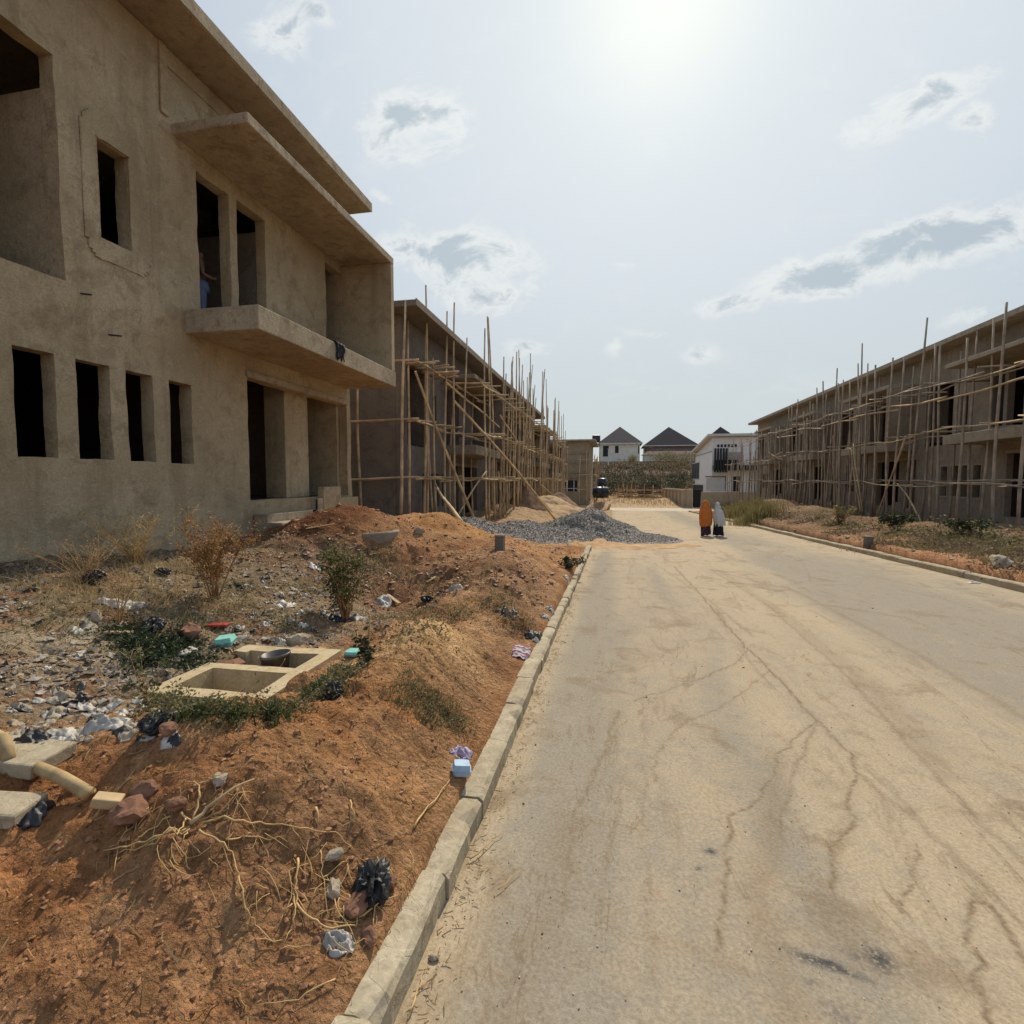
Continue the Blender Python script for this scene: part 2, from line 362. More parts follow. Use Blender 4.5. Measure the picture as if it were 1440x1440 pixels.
def soil_color(x, y):
    c = np.zeros(x.shape+(3,))
    def lay(w, col):
        nonlocal c
        w = np.clip(w, 0, 1)[..., None]; c = c*(1-w)+w*np.array(col)
    n = fbm(x*.9, y*.9, 4, 101); n2 = fbm(x*3, y*3, 3, 111)
    lay(np.ones_like(x), (.36, .17, .072))
    lay(ss(.45, .65, n)*.7, (.42, .245, .12))
    # rubbish flat in front of the house: grey brown
    lay(ss(-2.3, -3.0, x+.35*(n-.5)*2+.0*y)*ss(9.2, 7.6, y+1.2*(n-.5))*ss(1.7, 2.5, y-.35*(x+3)), (.265, .195, .12))
    lay(ss(.46, .60, n2)*ss(-2.6, -3.2, x)*(y < 8.5)*.55, (.16, .115, .072))
    lay(gs(x, y, -4.6, 3.6, .9, .9, 1.1)*.7, (.34, .275, .18))
    lay(ss(-6.0, -6.7, x)*ss(9, 8, y)*.7, (.17, .13, .09))  # house shadow along the wall foot, painted into the soil colour
    # dark red heap by the porch, dug bank
    lay(gs(x, y, -5.6, 9.3, .9, .9, 1.2), (.17, .072, .034))
    lay(gs(x, y, -3.3, 7.6, .8, .6, .8), (.20, .09, .045))
    lay(gs(x, y, -1.9, 8.0, 1.0, 2.4, 1.0)*ss(.30, .55, n2), (.25, .14, .075))
    lay(gs(x, y, -1.2, 5.0, .25, 2.4, .9)*ss(.3, .5, n2), (.24, .14, .08))
    lay(ss(.50, .66, fbm(x*1.9, y*1.9, 4, 131))*(x < -.9)*(x > -3.2)*.65, (.46, .27, .135))
    lay(ss(.52, .66, fbm(x*2.7, y*2.7, 4, 141))*(x < -.9)*(y < 5)*.5, (.25, .105, .045))
    # pale sandy crests
    lay(gs(x, y, -1.60, 4.1, .30, .5, 1.3), (.53, .33, .155))
    lay(gs(x, y, -4.0, 13.4, 1.3, .7, .8), (.46, .235, .09))
    lay(gs(x, y, -1.7, 2.6, .6, .5, .5), (.42, .19, .066))
    lay(gs(x, y, -2.3, 1.5, .8, .4, .6)*ss(.4, .6, n2), (.27, .115, .045))
    lay(gs(x, y, -1.15, 1.9, .3, .9, .8)*ss(.35, .55, n2), (.27, .15, .075))
    # dirt crossing past the end of the kerb
    lay(ss(15.5, 17.5, y)*ss(24, 20, y)*ss(-4, -2.5, x)*(x < 3), (.48, .30, .14))
    lay(ss(20, 26, y)*(x < 3), (.38, .26, .15))
    lay((x > 3)*np.ones_like(x), (.25, .15, .085))
    lay((x > 3)*ss(9.6, 8.5, x+1.0*(n2-.5))*ss(26, 14, y), (.42, .225, .115))
    lay((x > 3)*ss(24, 36, y)*.6, (.28, .19, .11))
    lay((x > 9.2)*ss(.40, .55, n)*.8*(y < 60), (.15, .105, .062))
    lay(ss(55, 60, y), (.44, .31, .18))
    lay(ss(72, 90, y), (.33, .20, .11))
    lay(ss(93, 98, y+3*(n-.5))*ss(124, 121, y), (.17, .125, .085))
    lay(ss(121, 125, y), (.40, .31, .20))
    lay(ss(135, 160, y), (.26, .22, .13))
    return c
sc = soil_color(GX, GY).reshape(-1, 3)
ca = ter.data.color_attributes.new('soil', 'FLOAT_COLOR', 'POINT')
ca.data.foreach_set('color', np.concatenate([sc, np.ones((len(sc), 1))], 1).astype(np.float32).ravel())

# ------------------------------------------------------------------ road sheet
RX = spans((-.74, 4.0, .02), (4.0, 7.54, .04)); RY = spans((-6, .9, .5), (.9, 5, .016), (5, 8, .03), (8, 17, .07), (17, 30, .16), (30, 56.8, .5))
X_, Y_ = np.meshgrid(RX, RY); Z_ = zr(Y_)+.012*(fbm(X_*.9, Y_*.5, 3, 41)-.5)-.0
road = mesh_np('road', np.stack([X_, Y_, Z_], -1).reshape(-1, 3), grid_faces(len(RX), len(RY)), road_mat())
tag(road, 'dusty tan roadway with water stains', kind='structure')
def seg_dist(x, y, pts):
    d = np.full(x.shape, 1e9)
    for (ax, ay), (bx, by) in zip(pts[:-1], pts[1:]):
        vx, vy = bx-ax, by-ay; L = vx*vx+vy*vy+1e-9
        t = np.clip(((x-ax)*vx+(y-ay)*vy)/L, 0, 1); d = np.minimum(d, np.hypot(x-ax-t*vx, y-ay-t*vy))
    return d
STAINS = [  # courses that run-off left on the road: (width, strength, points)
 (.018, .9, [(948, 795), (985, 835), (1030, 890), (1075, 935), (1112, 975), (1150, 1015), (1196, 1062), (1206, 1085)]),
 (.014, .9, [(1206, 1085), (1200, 1120), (1196, 1165), (1172, 1190), (1168, 1250)]),
 (.03, .5, [(1206, 1085), (1270, 1140), (1330, 1190), (1400, 1260), (1440, 1300)]),
 (.012, .9, [(1148, 1015), (1115, 1040), (1095, 1055), (1085, 1090), (1060, 1130), (1030, 1150), (1022, 1200), (1020, 1280), (1012, 1340)]),
 (.02, .6, [(1148, 1020), (1120, 1075), (1102, 1130), (1098, 1190)]),
 (.012, .7, [(1060, 905), (1030, 935), (985, 955), (935, 972), (890, 985)]),
 (.010, .6, [(1082, 945), (1030, 985), (960, 1020), (925, 1060), (918, 1100)]),
 (.010, .8, [(1290, 1190), (1278, 1240), (1266, 1265), (1274, 1285)]),
 (.014, .9, [(1372, 1270), (1355, 1290), (1360, 1330), (1378, 1355), (1374, 1400), (1385, 1440)]),
 (.02, .8, [(1372, 1270), (1395, 1280), (1420, 1320), (1440, 1350)]),
 (.02, .6, [(870, 1000), (850, 1060), (820, 1120), (805, 1180), (800, 1230), (790, 1290)]),
 (.07, .35, [(1090, 1060), (1085, 1180), (1060, 1260), (1090, 1340), (1120, 1440)]),
 (.10, .25, [(800, 1150), (780, 1280), (740, 1360), (700, 1440)]),
 (.035, .5, [(1000, 800), (1080, 850), (1180, 940), (1290, 1060), (1380, 1160), (1440, 1215)]),
 (.10, .25, [(1010, 800), (1110, 870), (1230, 970), (1330, 1090)]),
 (.02, .5, [(920, 790), (1000, 845), (1060, 895)]),
 (.02, .5, [(1090, 770), (1130, 790), (1140, 815), (1090, 825)]),
 (.05, .35, [(1000, 800), (1120, 830), (1290, 920), (1440, 1010)]),
 (.012, .35, [(905, 960), (905, 1150), (915, 1380)]),
]
wx = X_+.045*(fbm(X_*5, Y_*5, 5, 71, .66)-.5)*2; wy = Y_+.045*(fbm(X_*5, Y_*5, 5, 81, .66)-.5)*2
stain = np.zeros_like(X_)
for w, s_, pp in STAINS:
    pts = [tuple(onZ(px, py, float(zr(onZ(px, py, -.1)[1])))[:2]) for px, py in pp]
    stain = np.maximum(stain, 1.0*s_*np.exp(-(seg_dist(wx, wy, pts)/(w*(.62 if w < .04 else 1)))**2)+.35*s_*np.exp(-(seg_dist(wx, wy, pts)/(w*2.6))**2)*fbm(X_*3, Y_*3, 3, 95)*(.62+.75*fbm(X_*9, Y_*9, 2, 91)))
oil = np.zeros_like(X_)
for px, py, sx, sy, a in [(1000, 1193, .018, .014, 1.6), (983, 1216, .010, .008, 1.4), (1165, 1357, .09, .018, 1.2), (1205, 1340, .04, .02, .6), (1240, 1345, .035, .05, 1.1), (1150, 1385, .02, .01, .7), (1180, 1430, .04, .04, .5)]:
    p = onZ(px, py, -.04); oil = np.maximum(oil, gs(wx, wy, p[0], p[1], sx, sy, a, -.3 if px > 1100 else 0))
sand = .45+.25*np.exp(-((X_-2.2)/1.9)**2)-.5*np.exp(-((X_-4.9)/1.1)**2)+.3*ss(-.25, -.7, X_)+.25*ss(6.3, 7.4, X_)+.35*ss(14, 18, Y_)
sand = sand-.55*np.exp(-((X_+.25)/.28)**2)*(.4+.9*fbm(X_*1.5, Y_*.6, 3, 97))-.35*np.exp(-((X_-3.3-.05*Y_)/.35)**2)-.25*np.exp(-((X_-.9)/.16)**2)*ss(.4, .6, fbm(X_, Y_*.3, 3, 98))
sand = sand+.6*gs(X_, Y_, .5, 17.5, 1.7, 1.8, 1)
wear = np.stack([np.clip(sand, 0, 1), np.clip(stain, 0, 1), np.clip(oil, 0, 1), np.ones_like(X_)], -1).astype(np.float32)
ca = road.data.color_attributes.new('wear', 'FLOAT_COLOR', 'POINT'); ca.data.foreach_set('color', wear.ravel())
cx = spans((-15, 70, 1.0)); cy = spans((56.2, 63, .8)); A, B = np.meshgrid(cx, cy)
cs = mesh_np('side_street', np.stack([A, B, A*0-1.432], -1).reshape(-1, 3), grid_faces(len(cx), len(cy)), simple('pale_street', (.45, .375, .27), .95, .15, 1))
tag(cs, 'pale side street crossing the end of the road', kind='structure')

# ------------------------------------------------------------------ kerbs (stones with joints and worn edges)
def kerb(name, x0, x1, ya, yb, h, step, label, seed):
    rnd = random.Random(seed); b = MB(); y = ya
    while y < yb:
        L = min(step*rnd.uniform(.92, 1.08), yb-y); n = max(2, int(L/.09)) if y < 14 else 3
        dx = rnd.uniform(-.012, .012); dz = rnd.uniform(-.012, .01); rings = []
        for i in range(n+1):
            t = i/n; yy = y+.005+t*(L-.010); z0 = float(zr(yy)); e = .012 if i in (0, n) else 0
            w = lambda k: .005*(vn(yy*9+k*7.1, k*3.3, seed)-.5)*2
            c = .022
            prof = [(x0, -.12), (x0, h-c), (x0+c, h), ((x0+x1)/2, h+.002), (x1-c, h), (x1, h-c), (x1, -.12)]
            if rnd.random() < .12 and y < 14: prof[4] = (x1-c*1.8, h-.012); prof[5] = (x1-.012, h-c*2)
            rings.append([(px+dx+w(k), yy, z0+pz+dz+w(k+9)-(e*.5 if 1 <= k <= 5 else 0)) for k, (px, pz) in enumerate(prof)])
        b.rings(rings); y += L
    return tag(b.build(name, M_KERB), label, kind='structure')
kerb('kerb', -.86, -.70, -3, 16.7, .13, .62, 'worn concrete kerb along the earth bank', 3)
kerb('kerb', 7.48, 7.66, 4, 55, .14, .9, 'grey concrete kerb on the far side of the road', 5)

# ------------------------------------------------------------------ houses
def wall_faces(b, us, zs, solid, xf, xb, mp, jit=0, seed=0):
    """solid cells -> front, back and opening faces with shared vertices"""
    idx = {}
    def V(i, j, k):
        key = (i, j, k)
        if key not in idx:
            u, z, x = us[i], zs[j], (xf, xb)[k]
            if jit:
                u += jit*.8*(2*float(fbm(u*5.1+k*9, z*5.1, 2, seed))-1); z += jit*.8*(2*float(fbm(u*5.3, z*4.7+k*9, 2, seed+5))-1)
                x += jit*2.0*(2*float(fbm(u*1.7+k*4, z*1.7, 3, seed+8))-1)*(1 if xb > xf else -1)
            idx[key] = len(b.v); b.v.append(mp(u, x, z))
        return idx[key]
    nu, nz = len(us)-1, len(zs)-1
    for i in range(nu):
        for j in range(nz):
            if not solid[i][j]: continue
            b.f.append((V(i, j, 0), V(i+1, j, 0), V(i+1, j+1, 0), V(i, j+1, 0)))
            b.f.append((V(i, j, 1), V(i, j+1, 1), V(i+1, j+1, 1), V(i+1, j, 1)))
            for di, dj, e in ((-1, 0, ((i, j), (i, j+1))), (1, 0, ((i+1, j), (i+1, j+1))), (0, -1, ((i, j), (i+1, j))), (0, 1, ((i, j+1), (i+1, j+1)))):
                a, c = i+di, j+dj
                if a < 0 or c < 0 or a >= nu or c >= nz or not solid[a][c]:
                    (p, q), (r, s_) = e; b.f.append((V(p, q, 0), V(r, s_, 0), V(r, s_, 1), V(p, q, 1)))
def grid_lines(a, b, marks, cell):
    L = sorted(set([a, b]+[m for m in marks if a < m < b])); out = [L[0]]
    for p, q in zip(L[:-1], L[1:]):
        n = max(1, round((q-p)/cell)); out += [p+(q-p)*k/n for k in range(1, n+1)]
    return out
WINS = [(1.86, 2.34, .7, 2.05), (2.61, 3.09, .7, 2.06), (3.34, 3.79, .7, 2.06), (4.09, 4.54, .69, 2.05)]
OPEN = WINS+[(3.03, 3.52, 3.85, 5.22), (.45, 2.52, 3.05, 5.92), (4.82, 5.60, 3.3, 5.78), (5.79, 6.62, 3.3, 5.80), (8.89, 9.65, 3.3, 5.88), (5.94, 9.81, 0, 2.45)]
def terrace(name, label, n, X0, out, y0, flip, F, base, mats, cell, jit, roof_z=(7.42, 7.62), first_open=None, seed=0, rear_top=None, gable=0.0, depth=8.5, group=None):
    """out = +1: facade looks to +X.  flip: units run the other way."""
    mw, msl, mso = mats; L = 10*n
    root = empty(name, (X0-out*depth/2, y0+L/2, F), label, 'house', group)
    Y = lambda u: (y0+L-u) if flip else (y0+u)
    P = lambda u, x, z: (X0-out*x, Y(u), F+z)           # x = depth inward from the facade
    def bx(b, u0, u1, x0, x1, z0, z1):
        a = P(u0, x0, z0); c = P(u1, x1, z1)
        b.box(min(a[0], c[0]), max(a[0], c[0]), min(a[1], c[1]), max(a[1], c[1]), min(a[2], c[2]), max(a[2], c[2]))
    ops = [(k*10+a, k*10+b_, c, d) for k in range(n) for a, b_, c, d in OPEN]
    us = grid_lines(0, L, [q for o in ops for q in o[:2]], cell); zs = grid_lines(base, 7.40, [q for o in ops for q in o[2:]], cell)
    solid = [[not any(o[0] < (us[i]+us[i+1])/2 < o[1] and o[2] < (zs[j]+zs[j+1])/2 < o[3] for o in ops) for j in range(len(zs)-1)] for i in range(len(us)-1)]
    b = MB(); wall_faces(b, us, zs, solid, 0, .23, P, jit, seed)
    b.build('wall', mw, root)
    e = MB()                                          # gable walls and rear wall
    for u0, u1 in ((0.0, .23), (L-.31, L)): bx(e, u0, u1, .24, depth, base, roof_z[0]-.002)
    bx(e, .24, L-.24, depth-.23, depth-.01, base, roof_z[0]-.002 if rear_top is None else rear_top)
    e.build('gable_wall', mw, root)
    fl = MB(); bx(fl, .235, L-.235, .235, depth-.24, -.12, -.01); bx(fl, .235, L-.235, .235, depth-.24, 2.95, 3.14)
    for k in range(n):
        for uu in (4.66, 5.72, 9.86):
            if uu == 5.72: bx(fl, k*10+5.72, k*10+5.9, .235, 2.6, 0, 2.94)
            else: bx(fl, k*10+uu, k*10+uu+.12, .235, depth-.24, 0, 2.94)
        lg = MB(); bx(lg, k*10+2.54, k*10+2.68, .235, 2.2, 3.15, 5.55 if n == 1 else 7.38); bx(lg, k*10+.24, k*10+2.53, 2.2, 2.35, 3.15, 6.3); lg.build('loggia_wall', mw, root)
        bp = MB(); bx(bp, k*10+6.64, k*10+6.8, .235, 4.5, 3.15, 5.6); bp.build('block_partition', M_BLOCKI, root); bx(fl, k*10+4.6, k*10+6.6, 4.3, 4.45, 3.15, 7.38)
        bx(fl, k*10+8.6, k*10+8.75, .235, 3, 3.15, 7.38); bx(fl, k*10+6, k*10+9.84, 2.45, 2.6, 0, 2.94)
        if not (rear_top and k == n-1): bx(fl, k*10+2.7, k*10+9.8, 5.0, 5.15, 3.15, 7.38)
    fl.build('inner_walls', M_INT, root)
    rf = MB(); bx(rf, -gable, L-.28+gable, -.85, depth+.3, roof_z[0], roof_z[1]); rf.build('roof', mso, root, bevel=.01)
    fa = MB(); bx(fa, -gable-.02, L-.26+gable, -.88, -.853, roof_z[0]+.01, roof_z[1]+.03); fa.build('fascia', msl, root)
    for k in range(n):
        q = k*10
        def slab(nm, u0, u1, x0, x1, z0, z1, m, j=.006):
            s = MB(); uu = grid_lines(u0, u1, [], cell); xx = grid_lines(x0, x1, [], max(.3, cell))
            ii = {}
            bmv = MB(); bx(bmv, u0, u1, x0, x1, z0, z1)
            o = bmv.build(nm, m, root, bevel=.018)
            return o
        slab('canopy', q+4.34, q+9.84, -1.42, -.002, 6.08, 6.25, msl)
        slab('balcony', q+4.46, q+9.89, -1.42, -.003, 2.9, 3.30, msl)
        fin = MB(); bx(fin, q+9.66, q+9.84, -1.415, 1.3, 3.302, 6.078); fin.build('side_fin', mw, root, bevel=.015)
        pil = MB(); bx(pil, q+7.56, q+8.48, .32, .86, 0, 2.94); pil.build('porch_pillar', mw, root, bevel=.015)
        beam = MB(); bx(beam, q+5.9, q+9.84, -.05, -.002, 2.46, 2.60); beam.build('lintel', msl, root, bevel=.012)
        par = MB(); bx(par, q+8.25, q+9.05, -.22, -.05, base, .25); bx(par, q+9.051, q+9.98, -.215, -.05, base, -.04); bx(par, q+8.02, q+8.249, -.20, .3, base, -.02)
        par.build('porch_parapet', mats[0] if out > 0 and n == 1 else msl, root, bevel=.015)
        st = MB(); bx(st, q+6.0, q+8.0, -.32, -.01, base, -.28); bx(st, q+6.0, q+8.0, -.64, -.325, base, -.45); st.build('porch_steps', msl, root, bevel=.015)
        for (a, c, z0, z1) in (WINS if n > 1 and out < 0 else []):
            sl = MB(); bx(sl, q+a-.05, q+c+.05, -.022, -.002, z0-.09, z0-.005); bx(sl, q+a-.07, q+a-.004, -.020, -.002, z0-.004, z1+.07); bx(sl, q+c+.004, q+c+.07, -.020, -.002, z0-.004, z1+.07)
            bx(sl, q+a-.003, q+c+.003, -.018, -.002, z1+.004, z1+.07)
            sl.build('window_surround', msl if n > 1 else mw, root, bevel=.008)
    return root
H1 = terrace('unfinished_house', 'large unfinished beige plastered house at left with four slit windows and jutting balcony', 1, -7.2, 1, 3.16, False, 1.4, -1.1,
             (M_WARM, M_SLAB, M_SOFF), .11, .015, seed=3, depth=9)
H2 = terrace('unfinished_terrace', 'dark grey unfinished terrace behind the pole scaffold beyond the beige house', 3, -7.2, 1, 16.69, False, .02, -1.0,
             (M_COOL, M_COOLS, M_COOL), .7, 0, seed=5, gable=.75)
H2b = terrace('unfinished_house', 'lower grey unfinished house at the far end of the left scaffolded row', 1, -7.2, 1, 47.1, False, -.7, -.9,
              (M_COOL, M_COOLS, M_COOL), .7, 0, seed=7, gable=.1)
H3 = terrace('unfinished_terrace', 'brown unfinished terrace behind scaffold poles on the right side of the road', 4, 15.0, -1, 19.4, True, .4, -2.0,
             (M_BROWN, M_BROWNS, M_BROWNS), .7, 0, seed=9, gable=.45, rear_top=4.6, roof_z=(7.40, 7.58))
# raised trowelled patch round the small window of the near house + iron stubs
def ring_patch(parent, y0, y1, z0, z1, my0, my1, mz0, mz1):
    us = grid_lines(my0, my1, [y0, y1], .045); zs = grid_lines(mz0, mz1, [z0, z1], .045)
    cyy, czz = (my0+my1)/2, (mz0+mz1)/2
    sol = [[(not (y0 < (us[i]+us[i+1])/2 < y1 and z0 < (zs[j]+zs[j+1])/2 < z1)) and
            (abs((us[i]+us[i+1])/2-cyy)/((my1-my0)/2))**6+(abs((zs[j]+zs[j+1])/2-czz)/((mz1-mz0)/2))**6 < .95+.1*float(vn(i*.2, j*.2, 5)) for j in range(len(zs)-1)] for i in range(len(us)-1)]
    b = MB(); wall_faces(b, us, zs, sol, 0, -.03, lambda u, x, z: (-7.208-x, u, z), .006, 44)
    o = b.build('plaster_patch', M_WARM, parent); o.modifiers.new('bevel', 'BEVEL').width = .02
ring_patch(H1, 6.19, 6.68, 5.25, 6.62, 5.98, 7.0, 4.95, 6.95)
for (px, py) in ((108, 411), (152, 470)):
    p = onX(px, py, -7.2); MB().tube([p+np.array([-.05, 0, 0]), p+np.array([.10, .12, .0])], .012, 6).build('iron_stub', M_BLACK, H1)
MB().box(-7.205, -7.165, 7.30, 7.44, 7.70, 8.80).build('wall_rib', M_WARM, H1, bevel=.01); MB().box(-7.2, -7.172, 7.442, 9.9, 8.50, 8.60).build('wall_rib', M_WARM, H1, bevel=.01)
dp = MB(); dp.box(-9.55, -9.51, 9.16, 10.05, 1.41, 3.4); dp.build('inner_door', simple('door_brown', (.055, .03, .022), .6, .3, 3), H1)

# end block across the side street
HB = empty('unfinished_house', (-7.6, 70, -1), 'bare blockwork two-storey house closing the left side of the street', 'house')
b = MB(); us = grid_lines(-12, -3.2, [-6.2, -4.6], 1.1); zs = grid_lines(-1.6, 6.75, [-.1+.55, 1.6+.25], 1.1)
sol = [[not (-6.2 < (us[i]+us[i+1])/2 < -4.6 and .45 < (zs[j]+zs[j+1])/2 < 1.85) for j in range(len(zs)-1)] for i in range(len(us)-1)]
wall_faces(b, us, zs, sol, 0, .23, lambda u, x, z: (u, 65+x, z)); b.build('wall', M_BLOCK, HB)
b = MB().box(-3.43, -3.2, 65.24, 77, -1.6, 6.75).box(-12, -11.77, 65.24, 77, -1.6, 6.75).box(-12, -3.2, 77.01, 77.2, -1.6, 6.75); b.build('side_wall', M_BLOCK, HB)
MB().box(-12.5, -2.35, 64.5, 77.8, 6.76, 6.95).build('roof', M_ROOF, HB, bevel=.02)
b = MB()
for z in (2.75, 3.95, 5.1): b.box(-12.05, -3.15, 64.93, 64.995, z, z+.16)
b.box(-12.05, -3.15, 64.9, 64.99, 2.15, 2.5); b.build('concrete_band', M_COOLS, HB)
wn = MB().box(-6.19, -4.61, 65.1, 65.16, .46, 1.84).build('window', M_BLACK, HB)
MB().box(-5.9, -5.82, 65.0, 65.09, .46, 1.84).box(-5.05, -4.98, 65.0, 65.09, .46, 1.84).box(-6.18, -4.62, 65.0, 65.09, .8, .86).build('frame', M_WHITE, wn)

# ------------------------------------------------------------------ scaffolds
def crooked(p, q, r0, r1, amp, seed, n=7, sides=6):
    rr = random.Random(seed); p = Vector(p); q = Vector(q); d = q-p; a = d.orthogonal().normalized(); c = d.cross(a).normalized()
    f1, f2 = rr.uniform(0, 6), rr.uniform(0, 6); pts = []; rad = []
    for i in range(n):
        t = i/(n-1); k = math.sin(PI*t)
        pts.append(p+d*t+a*amp*(k*math.sin(f1)+.35*math.sin(7*t+f2)+rr.uniform(-.12, .12))+c*amp*(k*math.cos(f1)+.35*math.sin(6*t+f1)))
        rad.append((r0*(1-t)+r1*t)*rr.uniform(.92, 1.08))
    return MB().tube(pts, rad, sides)
SEED = [100]
def pole(parent, p, q, r0=.05, r1=.03, amp=.05, m=None, name='pole'):
    SEED[0] += 1; return crooked(p, q, r0, r1, amp, SEED[0]).build(name, m or M_POLE, parent, smooth=True)
SL = empty('scaffold', (-5.6, 30, .2), 'tangled wooden pole scaffold against the dark grey terrace on the left', 'scaffold', 'wooden pole scaffolds')
def at_x(px, X):                    # plan position of an image column on the plane X
    d = ray(px, 700); t = X/d[0]; return d[1]*t
LP = [(562, 572, 413, -6.65), (597, 603.5, 394, -6.6), (626, 627, 437, -6.5), (640, 643, 422, -6.3), (651.5, 656, 471, -5.9), (684, 683, 463, -5.45), (688, 690, 442, -5.5),
      (703, 709, 495, -5.5), (715, 727, 501, -5.5), (728, 743, 504, -5.45), (741, 751, 516, -5.5), (747, 755, 540, -5.5), (576, 575, 452, -7.0), (595, 594, 472, -7.0), (608, 606, 520, -6.9),
      (614, 612, 505, -6.75), (600, 598, 500, -6.7), (631, 633, 560, -7.0), (664, 664, 560, -6.9), (696, 698, 530, -6.9), (710, 712, 548, -6.8)]
for pb, pt, ty, X in LP:
    y = at_x(pb, X); top = onX(pt, ty, X); yt = min(max(top[1], y-1.3), y+1.6); z1 = onX(pb, ty, X)[2]
    pole(SL, (X, y, gz(X, y)-.1), (X+random.uniform(-.15, .15), yt, z1), .058, .034, .05)
y = 23.8; k = 0
while y < 56:
    for X in (-5.45, -6.75):
        if y < 27 and X < -6: continue
        yy = y+random.uniform(-.35, .35); h = random.uniform(6.5, 9.8) if X > -6 else random.uniform(4.8, 7)
        xx = X+random.uniform(-.2, .25); z0 = gz(xx, yy)
        pole(SL, (xx, yy, z0-.1), (xx+random.uniform(-.3, .35), yy+random.uniform(-.4, .9), z0+h), .055, .03, .07)
    y += random.uniform(.62, .95); k += 1
pole(SL, (-5.3, 29.5, 3.0), (-5.0, 31.5, 8.9), .05, .025, .04)
for z in (1.85, 3.8, 5.75):
    for X in (-5.4, -6.6):
        y = 16.2 if X < -6 else 20.3
        while y < 56:
            L = random.uniform(3.2, 5.0); dz = random.uniform(-.08, .08)-max(0, y-46)*.02
            pole(SL, (X+.06+random.uniform(-.05, .05), y, z+dz), (X+.06+random.uniform(-.05, .1), y+L, z+random.uniform(-.12, .1)-max(0, y-46)*.02), .042, .03, .06, M_LEDG, 'ledger'); y += L-.9
    for j in range(24):
        y = 17+j*1.6+random.uniform(-.4, .4); X = -5.2 if y > 20.5 else -6.3
        pole(SL, (-7.1, y, z+.08), (X+random.uniform(.1, .5), y+random.uniform(-.2, .2), z+.08+random.uniform(-.06, .06)), .042, .03, .03, M_LEDG, 'putlog')
    pole(SL, (-10.2, 16.1, z-.02), (-6.4, 16.25, z+.06), .05, .035, .04, M_LEDG, 'ledger')
for j in range(9):
    y = 17.2+j*.32; pole(SL, (-7.1, y, 5.86), (-6.0+random.uniform(-.1, .3), y+random.uniform(-.5, .5), 5.9), .04, .03, .03, M_LEDG, 'putlog')
pole(SL, (-8.6, 16.35, .3), (-8.6, 16.3, 6.4), .05, .035, .04); pole(SL, (-9.6, 16.3, .4), (-9.62, 16.3, 6.2), .05, .035, .03)
def brace(tp, X, bp):
    a = onX(*tp, X); c = hit(*bp); pole(SL, (c[0], c[1], c[2]-.05), tuple(a), .06, .042, .06, M_LEDG, 'brace')
brace((584, 522), -6.3, (671, 737)); brace((640, 564), -5.7, (784, 732)); brace((612, 680), -6.4, (655, 738)); brace((760, 682), -5.3, (812, 722))
for y0_, y1_, z0_, z1_ in ((18.2, 23.5, 5.4, 4.3), (24, 28.5, 4.9, 3.9), (19, 21.0, .2, 2.2), (23.5, 25.2, 2.2, -.1), (30, 34, 5.3, 3.9)):
    pole(SL, (-5.35 if y0_ > 20 else -6.1, y0_, z0_), (-5.3, y1_, z1_), .045, .03, .05, M_LEDG, 'brace')

SR = empty('scaffold', (12.9, 35, 0), 'weathered wooden pole scaffold along the brown terrace on the right', 'scaffold', 'wooden pole scaffolds')
RP = [(1435, 1437, 418, 13.0), (1399, 1398, 432, 13.0), (1380, 1382, 455, 13.7), (1347, 1347.5, 480, 12.9), (1318, 1313, 487, 13.1), (1308, 1305, 486, 13.6), (1281, 1292, 459, 13.1), (1258, 1261, 507, 12.9),
      (1248, 1246, 506, 13.2), (1226, 1225, 516, 13.0), (1211, 1202, 483, 13.0), (1205, 1194, 511, 13.1), (1196, 1190, 536, 13.6), (1175, 1168, 518, 13.0), (1160, 1149, 536, 13.0), (1150, 1142, 545, 13.4), (1362, 1363, 470, 14.2),
      (1335, 1339, 500, 14.2), (1296, 1298, 515, 14.2), (1270, 1275, 520, 14.2)]
for pb, pt, ty, X in RP:
    d = ray(pb, 700); y = d[1]*X/d[0]; top = onX(pb, ty, X); dy = (onX(pt, ty, X)[1]-top[1])
    pole(SR, (X, y, gz(X, y)-.1), (X+random.uniform(-.1, .1), y+max(-.7, min(.7, dy)), top[2]), .056, .036, .07, M_POLED)
y = 30.0
while y < 64:
    for X in (12.95, 14.2):
        xx = X+random.uniform(-.2, .2); yy = y+random.uniform(-.3, .3); z0 = gz(xx, yy)
        pole(SR, (xx, yy, z0-.1), (xx+random.uniform(-.2, .2), yy+random.uniform(-.3, .3), z0+random.uniform(5.0, 8.2)), .055, .032, .08, M_POLED)
    y += random.uniform(.62, 1.0)
for z in (1.72, 3.75, 5.75):
    for X in (12.9, 14.1):
        y = 15.5
        while y < 62:
            L = random.uniform(3.5, 5.5)
            pole(SR, (X-.07, y, z+random.uniform(-.12, .12)), (X-.07+random.uniform(-.08, .05), y+L, z+random.uniform(-.2, .2)), .036, .024, .10, (M_LEDG if random.random() < .45 else M_POLED) if X < 13 else M_POLED, 'ledger'); y += L-1.2
    for j in range(12):
        y = 18+j*3.3+random.uniform(-.4, .4)
        pole(SR, (14.9, y, z+.08), (12.6, y+random.uniform(-.2, .2), z+.08), .042, .03, .03, M_POLED, 'putlog')
for y in (19, 23.5, 27, 31, 35.5, 40): pole(SR, (12.85, y, 5.1), (12.85, y+5, 5.2+random.uniform(-.2, .3)), .042, .032, .06, M_LEDG, 'ledger')
